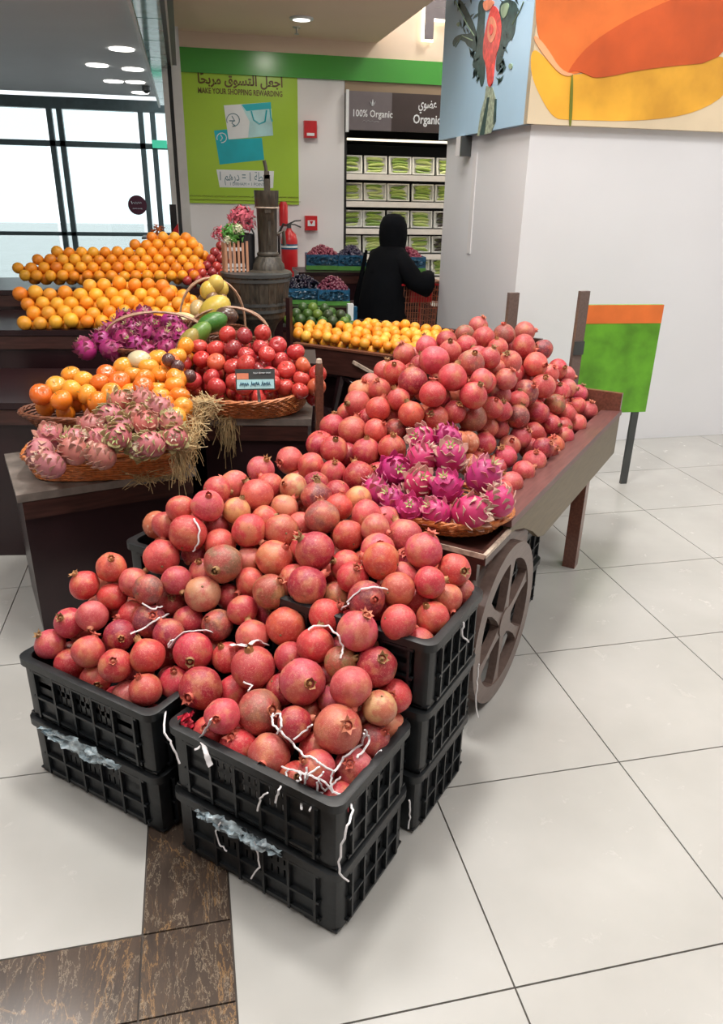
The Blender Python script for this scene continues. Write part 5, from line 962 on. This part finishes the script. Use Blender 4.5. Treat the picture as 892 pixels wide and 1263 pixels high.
MB().lathe([(.067, zt - .095), (.073, zt - .095), (.073, zt - .088), (.067, zt - .088)], 24).obj('wire_band', 'edge', pu)
MB().box((0, -.055, zt - .02), (.035, .02, .20)).box((0, -.055, zt + .08), (.028, .02, .04)).tube([(0, -.05, zt + .08), (-.004, -.05, zt + .12), (-.012, -.05, zt + .155)], .010, 8).box((.006, -.068, .25), (.014, .006, .13)).obj('handle', 'bronze', pu)
MB().tube([(.055, .0, .24), (.095, 0, .26), (.10, 0, .18)], .012, 8).obj('spout', 'bronze', pu)
bu = empty('dark_bucket', (.335, 4.72, tz1 - .029), 0, 'small black bucket standing left of the pump barrel', 'bucket')
MB().lathe([(0, 0), (.058, 0), (.062, .24), (.056, .24), (.052, .01)], 20).obj('pail', 'bucket', bu); MB().tube([(-.058 + .116 * i / 10, 0, .24 + .075 * math.sin(PI * i / 10)) for i in range(11)], .005, 5).obj('bail', 'darkmetal', bu)
sp = at(291, 332, 4.42)
sl = empty('slatted_planter', (sp.x, sp.y + .02, tz1 + .0), .12, 'small pinkish slatted wooden planter with flowers on the tub rim', 'planter')
for s_, rz in ((-1, 0), (1, PI)):
    for k in range(6): MB().bb(-.007, .007, -.003, .003, 0, .165 + .01 * (k % 2)).obj('slat', 'slat', sl, False, ((-.062 + .025 * k), s_ * .05, 0))
for s_ in (-1, 1):
    for k in range(3): MB().bb(-.003, .003, -.007, .007, 0, .165).obj('slat', 'slat', sl, False, (s_ * .07, -.03 + .03 * k, 0))
MB().bb(-.07, .07, -.046, .046, .01, .02).bb(-.068, .068, -.045, -.041, .12, .14).bb(-.068, .068, -.045, -.041, .03, .05).obj('inner_box', 'paper', sl, False)
def blossom(name, c, r, n, m, label, cat='flowers'):
    rs = random.Random(int(c[0] * 997)); mb = MB()
    for k in range(n):
        d = Vector((rs.gauss(0, 1), rs.gauss(0, 1), rs.gauss(.4, .8))).normalized(); p = Vector(c) + d * r * rs.uniform(.45, 1); t = d.orthogonal().normalized(); b = d.cross(t); s = r * rs.uniform(.16, .30)
        a = rs.random() * 6; t2 = t * math.cos(a) + b * math.sin(a); b2 = d.cross(t2); mb.add([p - t2 * s, p + b2 * s * .5, p + t2 * s + d * s * .6, p - b2 * s * .5, p + d * s * .2], [(0, 3, 4), (3, 2, 4), (2, 1, 4), (1, 0, 4)])
    o = mb.obj(name, m, None, True); return tag(o, label, cat, kind='stuff')
blossom('pink_flowers', at(299, 272, 4.40), .085, 260, 'flower', 'loose spray of pink flowers above the slatted planter')
blossom('pink_flowers', at(272, 290, 4.50), .055, 90, 'flower', 'small spray of dull pink flowers left of the planter')
blossom('green_leaves', at(288, 290, 4.36), .07, 240, 'leaf', 'bright green leaves in the slatted planter')
blossom('cream_flower', at(293, 283, 4.28), .034, 110, 'flowerw', 'round cream flower among the green leaves', 'flower')
blossom('cream_flower', at(281, 296, 4.30), .026, 60, 'flowerw', 'small cream blossom low in the planter', 'flower')

# ================================================================== mandarin cart
mp0, mp1 = onz(362, 426, .74), onz(600, 458, .74)
mc = empty('mandarin_cart', (mp0.x, mp0.y, 0), math.atan2(mp1.y - mp0.y, mp1.x - mp0.x), 'dark brown cart heaped with mandarins behind the pomegranates', 'cart'); ml_ = (mp1 - mp0).length
MB().bb(0, ml_, 0, .03, .60, .745).obj('front_board', 'wood', mc, False); MB().bb(0, ml_, -.006, .036, .745, .757).obj('top_edge', 'woodred', mc, False)
MB().bb(0, ml_, .03, .95, .66, .69).obj('bed', 'wood', mc, False); MB().bb(0, .03, .03, .95, .60, .745).bb(ml_ - .03, ml_, .03, .95, .60, .745).bb(0, ml_, .95, .98, .60, .77).obj('side_boards', 'wood', mc, False)
MB().bb(.02, ml_ - .02, .10, .90, .36, .659).obj('body', 'darkbox', mc, False)
for x in (.06, ml_ - .06): 
    for y in (.14, .86): MB().bb(x - .025, x + .025, y - .025, y + .025, 0, .36).obj('leg', 'wood', mc, False)
def simple_wheel(parent, x, y, R, m):
    n = 32; mb = MB(); mb.tube([(x + R * math.cos(2 * PI * k / n), y, R + R * math.sin(2 * PI * k / n) * .99) for k in range(n)], .020, 6, True)
    w_ = mb.obj('wheel', m, parent)
    for k in range(6): a = PI * k / 3 + .3; MB().tube([(x, y, R), (x + R * math.cos(a), y, R + R * math.sin(a))], [.018, .026], 6).obj('spoke', m, w_)
    MB().ball((x, y, R), .045, 10, 6).obj('hub', m, w_)
simple_wheel(mc, .26, .03, .30, 'darkbox')
MB().box((.50, -.008, .665), (.16, .012, .018), (0, .35, 0)).box((.68, -.008, .69), (.10, .012, .022), (0, -.1, 0)).obj('worn_patch', 'edge', mc, False)
MB().bb(-.03, -.002, -.03, .0, 0, 1.02).obj('corner_post', 'darkbox', mc, False)
heap('mandarin', ORM, [(360, 430), (600, 466), (600, 412), (545, 409), (520, 402), (470, 397), (440, 396), (400, 400), (362, 402)], mp0 + Vector((.05, .09, .045)), math.degrees(math.atan2(mp1.y - mp0.y, mp1.x - mp0.x)), 13, .067, YC, 'yellow-orange mandarin on the far cart, {} row up, {} from left', 'mandarin', 'mandarins on the far cart', 'mandarins_below', jit=.10, seed=6)

# ================================================================== limes and grape boxes
T_h = table('display_table', (.62, 5.50), (1.22, 5.32), .48, .69, 'dark table under the limes behind the mandarins')
heap('lime', LIM, [(355, 403), (430, 405), (432, 396), (428, 384), (412, 378), (385, 376), (368, 380), (356, 392)], (.70, 5.56, .73), -18, 34, .080, [(.05, .13, .02), (.03, .08, .02), (.13, .22, .03), (.035, .05, .025)], 'dark green lime, {} row up, {} from left in the lime heap', 'lime', 'limes behind the mandarins', 'limes_below', seed=8)
gr_lo = MB().ball((0, 0, 0), 1, 6, 5)
def grapes(name, c, sx, sy, h, n, colr, label):
    rs = random.Random(int(c[0] * 777)); mb = MB()
    for k in range(n):
        a = rs.random() * 2 * PI; q = math.sqrt(rs.random()); x, y = q * math.cos(a) * sx, q * math.sin(a) * sy; z = h * (1 - q * q) * rs.uniform(.75, 1.1)
        mb.ball((c[0] + x, c[1] + y, c[2] + z), .0125 * rs.uniform(.85, 1.15), 6, 5)
    o = mb.obj(name, 'grape', None, 'full'); o.color = (*colr, 1); return tag(o, label, 'grapes', kind='stuff')
def box_of(c, w_, d_, h, label, rz=0, front='blue'):
    r = empty('fruit_box', tuple(c), rz, label, 'box')
    MB().bb(-w_ / 2, w_ / 2, -d_ / 2, -d_ / 2 + .008, .0, h).bb(-w_ / 2, w_ / 2, d_ / 2 - .008, d_ / 2, 0, h).bb(-w_ / 2, -w_ / 2 + .008, -d_ / 2, d_ / 2, 0, h).bb(w_ / 2 - .008, w_ / 2, -d_ / 2, d_ / 2, 0, h).bb(-w_ / 2, w_ / 2, -d_ / 2, d_ / 2, 0, .008).obj('carton', 'blue', r, False)
    MB().bb(-w_ / 2 - .002, w_ / 2 + .002, -d_ / 2 - .003, -d_ / 2 - .001, 0, h * .28).obj('green_strip', 'grn', r, False)
    k = film((0, -d_ / 2 - .012, h * .62), (1, 0, 0), w_ * .9, h * .55, 'x'); k.name = 'clear_wrap'; k.parent = r; k.data.materials[0] = M['wrap']; del k['category']; del k['label']
    return r
T_i = table('display_table', (.62, 6.05), (1.26, 5.92), .45, .76, 'dark table under the lower row of grape boxes'); T_j = table('display_table', (.95, 6.84), (2.2, 6.82), .50, .94, 'dark table under the upper row of grape boxes')
lo = ((375, 6.02, .38, (.010, .009, .026), 'black grapes', 'lower left'), (414, 5.98, .26, (.16, .02, .05), 'red grapes', 'lower right'))
for px, d, w_, cl, kind, nm in lo:
    c = at(px, 384, d); c.z = .762; box_of(c + Vector((0, .14, 0)), w_ , .26, .12, f'{nm} blue box of {kind} behind the limes', -.1)
    grapes('grapes', c + Vector((0, .15, .10)), w_ * .5, .13, .10, 330, cl, f'heap of {kind} in the {nm} blue box')
up = ((401, 6.80, .32, (.26, .035, .07), 'red grapes', 'upper left'), (436, 6.80, .26, (.02, .014, .05), 'black grapes', 'upper middle'), (506, 6.74, .30, (.28, .035, .08), 'red grapes', 'upper right'))
for px, d, w_, cl, kind, nm in up:
    c = at(px, 338, d); c.z = .945; box_of(c + Vector((0, .12, 0)), w_, .26, .13, f'{nm} blue box of {kind} by the woman in black', -.1)
    grapes('grapes', c + Vector((0, .13, .11)), w_ * .46, .12, .085, 280, cl, f'heap of {kind} in the {nm} blue box')
c = at(434, 400, 5.55); tag(MB().bb(-.03, .012, 0, .05, 0, .24).obj('white_carton', 'paper', None, False, (c.x, c.y, .0)), 'white carton edge standing left of the woman', 'carton'); o = bpy.data.objects['white_carton']; o.location.z = .60
tag(MB().bb(-.05, .12, -.02, .30, 0, .599).obj('low_stand', 'darkbox', None, False, (c.x, c.y, 0)), 'dark low stand hidden behind the mandarins, left of the woman', 'stand')
q = MB().bb(.012, .04, -.002, .05, 0, .22).obj('blue_side', 'print_blue', bpy.data.objects['white_carton'], False); q.data.materials[0] = M['blue']

# ================================================================== woman in black
def skin_body(name, joints, edges, m, root=0, sub=1):
    me = bpy.data.meshes.new(name); me.from_pydata([j[:3] for j in joints], edges, []); o = link(name, me)
    o.modifiers.new('s', 'SKIN'); sv = me.skin_vertices[0].data
    for i, j in enumerate(joints): sv[i].radius = (j[3], j[4] if len(j) > 4 else j[3]); sv[i].use_root = i == root
    s2 = o.modifiers.new('u', 'SUBSURF'); s2.levels = sub; s2.render_levels = sub
    bpy.context.view_layer.update(); dg = bpy.context.evaluated_depsgraph_get(); m2 = bpy.data.meshes.new_from_object(o.evaluated_get(dg)); bpy.data.objects.remove(o)
    m2.materials.clear(); m2.materials.append(M[m]); m2.polygons.foreach_set('use_smooth', [True] * len(m2.polygons)); return m2
J = [(0, 0, .78, .13, .10), (0, .03, .95, .11, .09), (0, .06, 1.10, .13, .09), (0, .085, 1.17, .055, .05), (0, .11, 1.24, .07, .075), (0, .12, 1.32, .085, .095), (0, .11, 1.37, .055, .06),
     (.16, .06, 1.11, .05), (.27, .12, .93, .040), (.31, .23, .93, .028), (.32, .29, .935, .032, .016),
     (-.16, .06, 1.11, .05), (-.20, .16, .93, .040), (-.08, .34, .93, .028), (-.06, .40, .93, .032, .016),
     (.09, 0, .74, .085), (.10, .02, .42, .06), (.10, -.02, .07, .04), (.10, .10, .035, .035), (-.09, 0, .74, .085), (-.10, .02, .42, .06), (-.10, -.02, .07, .04), (-.10, .10, .035, .035)]
E_ = [(0, 1), (1, 2), (2, 3), (3, 4), (4, 5), (5, 6), (2, 7), (7, 8), (8, 9), (9, 10), (2, 11), (11, 12), (12, 13), (13, 14), (0, 15), (15, 16), (16, 17), (17, 18), (0, 19), (19, 20), (20, 21), (21, 22)]
for hx, hy, sg_, base_i in ((.32, .29, 1, 10), (-.06, .40, -1, 14)):
    for k in range(4):
        i0 = len(J); fx = hx + (-.024 + .016 * k); J += [(fx, hy + .035, .93, .0095), (fx + .002, hy + .060, .915, .008), (fx + .002, hy + .068, .893, .007)]
        E_ += [(base_i, i0), (i0, i0 + 1), (i0 + 1, i0 + 2)]
    i0 = len(J); J += [(hx - sg_ * .035, hy + .0, .915, .010), (hx - sg_ * .035, hy + .030, .90, .008)]; E_ += [(base_i, i0), (i0, i0 + 1)]
wc = at(473, 330, 6.72)
wm = link('person', skin_body('person', J, E_, 'skin'), None, (1.59, 6.34, 0), (0, 0, math.radians(-62)))
tag(wm, 'woman in a black robe and head scarf seen from behind, reaching to the trolley', 'person')
ab = MB(); n = 40; rings = []
for z, cx_, cy_, rx, ry, fd in ((.02, 0, -.01, .24, .23, .06), (.25, 0, -.01, .235, .215, .05), (.5, 0, 0, .23, .20, .04), (.75, 0, 0, .21, .185, .03), (.92, 0, .02, .20, .17, .02), (1.05, 0, .05, .205, .15, .01), (1.13, 0, .065, .19, .125, 0), (1.18, 0, .08, .12, .10, 0), (1.21, 0, .09, .07, .07, 0)):
    rings.append([(cx_ + rx * math.cos(2 * PI * k / n) * (1 + fd * math.cos(7 * 2 * PI * k / n + z * 2)), cy_ + ry * math.sin(2 * PI * k / n) * (1 + fd * math.cos(7 * 2 * PI * k / n + z * 2)), z) for k in range(n)])
ab.add([p for R in rings for p in R], [(i * n + k, i * n + (k + 1) % n, (i + 1) * n + (k + 1) % n, (i + 1) * n + k) for i in range(len(rings) - 1) for k in range(n)])
ab.tube([(.13, .06, 1.12), (.20, .08, 1.03), (.27, .11, .94), (.295, .17, .92), (.31, .23, .91)], [.075, .082, .085, .095, .11], 14).tube([(-.13, .06, 1.12), (-.19, .10, 1.02), (-.20, .17, .94), (-.13, .27, .93), (-.09, .33, .92)], [.075, .08, .082, .09, .10], 14)
ab.obj('robe', 'black', wm, 'full')
sf = MB(); prof = [(.0, .175), (.05, .17), (.09, .145), (.115, .09), (.122, .03), (.118, -.04), (.108, -.09), (.13, -.14), (.19, -.20), (.225, -.28), (.22, -.34)]
k0 = len(sf.v); sf.lathe(prof[::-1], 24, (0, .105, 1.27), sx=.93, sy=1.02)
sf.obj('head_scarf', 'black', wm, 'full')
dp_ = MB(); pts_ = []
for i in range(9):
    t = i / 8; 
    for j in range(6): u = j / 5; pts_.append((-.12 - .10 * t - .12 * u * (.5 + t * .6), -.10 + .05 * u + .015 * math.sin(u * 9 + t * 3), 1.16 - .52 * t - .06 * u + .0 * t))
dp_.add(pts_ + [(x, y + .02, z) for x, y, z in pts_], [(i * 6 + j, (i + 1) * 6 + j, (i + 1) * 6 + j + 1, i * 6 + j + 1) for i in range(8) for j in range(5)] + [(54 + i * 6 + j, 54 + i * 6 + j + 1, 54 + (i + 1) * 6 + j + 1, 54 + (i + 1) * 6 + j) for i in range(8) for j in range(5)] + [(i * 6, 54 + i * 6, 54 + (i + 1) * 6, (i + 1) * 6) for i in range(8)] + [(i * 6 + 5, (i + 1) * 6 + 5, 54 + (i + 1) * 6 + 5, 54 + i * 6 + 5) for i in range(8)] + [(48 + j, 54 + 48 + j, 54 + 49 + j, 49 + j) for j in range(5)])
dp_.obj('shawl_end', 'black', wm, 'full')

# shopping trolley
tl = empty('shopping_trolley', (1.87, 6.46, 0), math.radians(3), 'copper-coloured wire shopping trolley with red bars beside the woman', 'trolley')
wr = MB()
for k in range(15): x = -.16 + .32 * k / 14; wr.tube([(x, -.21, .50), (x, -.25, .90)], .0028, 4); wr.tube([(x, .21, .50), (x, .25, .90)], .0028, 4)
for k in range(11):
    y = -.21 + .42 * k / 10
    for s in (-1, 1): wr.tube([(s * .16, y, .50), (s * .18, y * 1.19, .90)], .0028, 4)
for k in range(9):
    z = .50 + .05 * k; f = 1 + .15 * (z - .5) / .4; wr.tube([(-.16 * f, -.21 * f, z), (.16 * f, -.21 * f, z), (.16 * f, .21 * f, z), (-.16 * f, .21 * f, z)], .0030, 4, True)
M['copper'] = mat('copper_wire', (.45, .16, .09), .35, metal=.4)
wr.obj('wire_basket', 'copper', tl); MB().box((0, -.02, .49), (.31, .40, .01)).obj('basket_floor', 'copper', tl, False)
MB().tube([(-.18, -.26, .90), (.19, -.26, .90), (.19, .25, .90), (-.18, .25, .90)], .011, 6, True).tube([(.19, -.26, .96), (.19, -.26, .10)], .012, 6).tube([(-.17, -.24, .50), (-.17, -.24, .10)], .011, 6).tube([(-.17, .24, .50), (-.17, .24, .10)], .011, 6).tube([(.19, .25, .90), (.19, .25, .10)], .011, 6).obj('red_frame', 'red', tl)
MB().box((.02, .08, .885), (.26, .12, .05)).box((.06, -.05, .80), (.20, .16, .12)).obj('red_packets', 'red', tl, False)
for x in (-.17, .19):
    for y in (-.24, .24): MB().lathe([(0, -.012), (.045, -.012), (.045, .012), (0, .012)], 14).obj('caster', 'darkmetal', tl, True, (x, y, .05), (0, PI / 2, 0))

# ================================================================== wooden stand right, behind the cart
q1, q2 = Vector((1.575, 3.585, 0)), Vector((1.985, 3.63, 0))
st = empty('post_stand', (q1.x, q1.y, 0), math.atan2(q2.y - q1.y, q2.x - q1.x), 'brown wooden stand whose two flat posts rise behind the pomegranate heap', 'stand'); L_ = (q2 - q1).length
for x in (0, L_): MB().bb(x - .028, x + .028, -.012, .012, 0, 1.155).obj('post', 'woodgrey', st, False)
MB().bb(.028, L_ - .028, -.01, .01, .50, .58).obj('rail', 'woodgrey', st, False); MB().bb(.028, L_ - .028, -.01, .01, .14, .20).obj('rail', 'woodgrey', st, False)
MB().box((L_ + .0, -.016, .865), (.062, .006, .07)).obj('dark_block', 'darkmetal', st, False)  # thin dark block on the right-hand post
gb = empty('green_promo_board', (2.34, 3.80, 0), -.05, 'green promotion board with an orange fruit print right of the posts', 'sign')
M['promo'] = mat('promo_green', (.12, .36, .02), .4, noise_amt=.3, scale=8)
MB().bb(-.24, .22, -.012, .012, .45, 1.06).obj('board', 'promo', gb, False); MB().bb(-.24, .22, -.0135, -.012, .96, 1.06).obj('orange_band', 'print_orange', gb, False)
for x in (-.18, .16): MB().bb(x - .02, x + .02, -.01, .01, 0, .449).obj('leg', 'darkmetal', gb, False)

# ================================================================== entrance details
c = ony(169.5, 253, 11.955); sk = empty('round_sticker', (c.x, 11.968, c.z), 0, 'round dull purple sticker with white lettering on the glass entrance', 'sticker')
MB().lathe([(0, 0), (.13, 0), (.13, .004), (0, .004)], 28).obj('disc', 'purple', sk, False, None, (PI / 2, 0, 0))
squiggle('lettering', -.08, .08, .03, .05, -.007, 'paper', sk, 2, .007, 1); squiggle('lettering', -.07, .07, -.045, .025, -.007, 'paper', sk, 3, .005, 2)
M['exitgreen'] = mat('exit_sign_green', (.05, .5, .3), emit=((.1, .8, .5), .6)); c = ony(197, 178, 11.95); tag(MB().bb(-.10, .10, 0, .03, -.05, .05).obj('exit_sign', 'exitgreen', None, False, (c.x, 11.935, c.z)), 'small green exit sign on the entrance transom', 'sign')
c = at(198, 290, 7.0); kc = empty('red_counter', (c.x, c.y, 0), 0, 'red-fronted counter with an orange cloth seen beyond the rear oranges', 'counter')
MB().bb(-.12, .12, 0, .4, 0, 1.13).obj('body', 'purple', kc, False); MB().prism([(.0, .8), (.17, .8), (.17, 1.30), (.12, 1.24)], .02, (0, -.02, 0)).obj('red_flap', 'red', kc, False)
MB().bb(-.17, .13, -.05, .35, 1.16, 1.175).obj('top', 'darkmetal', kc, False); blossom('orange_cloth', (c.x - .02, c.y + .1, 1.20), .09, 60, 'print_orange', 'crumpled orange and yellow cloth on the red counter', 'cloth')
MB().bb(.10, .16, .1, .2, 1.175, 1.46).obj('dark_screen', 'bucket', kc, False)
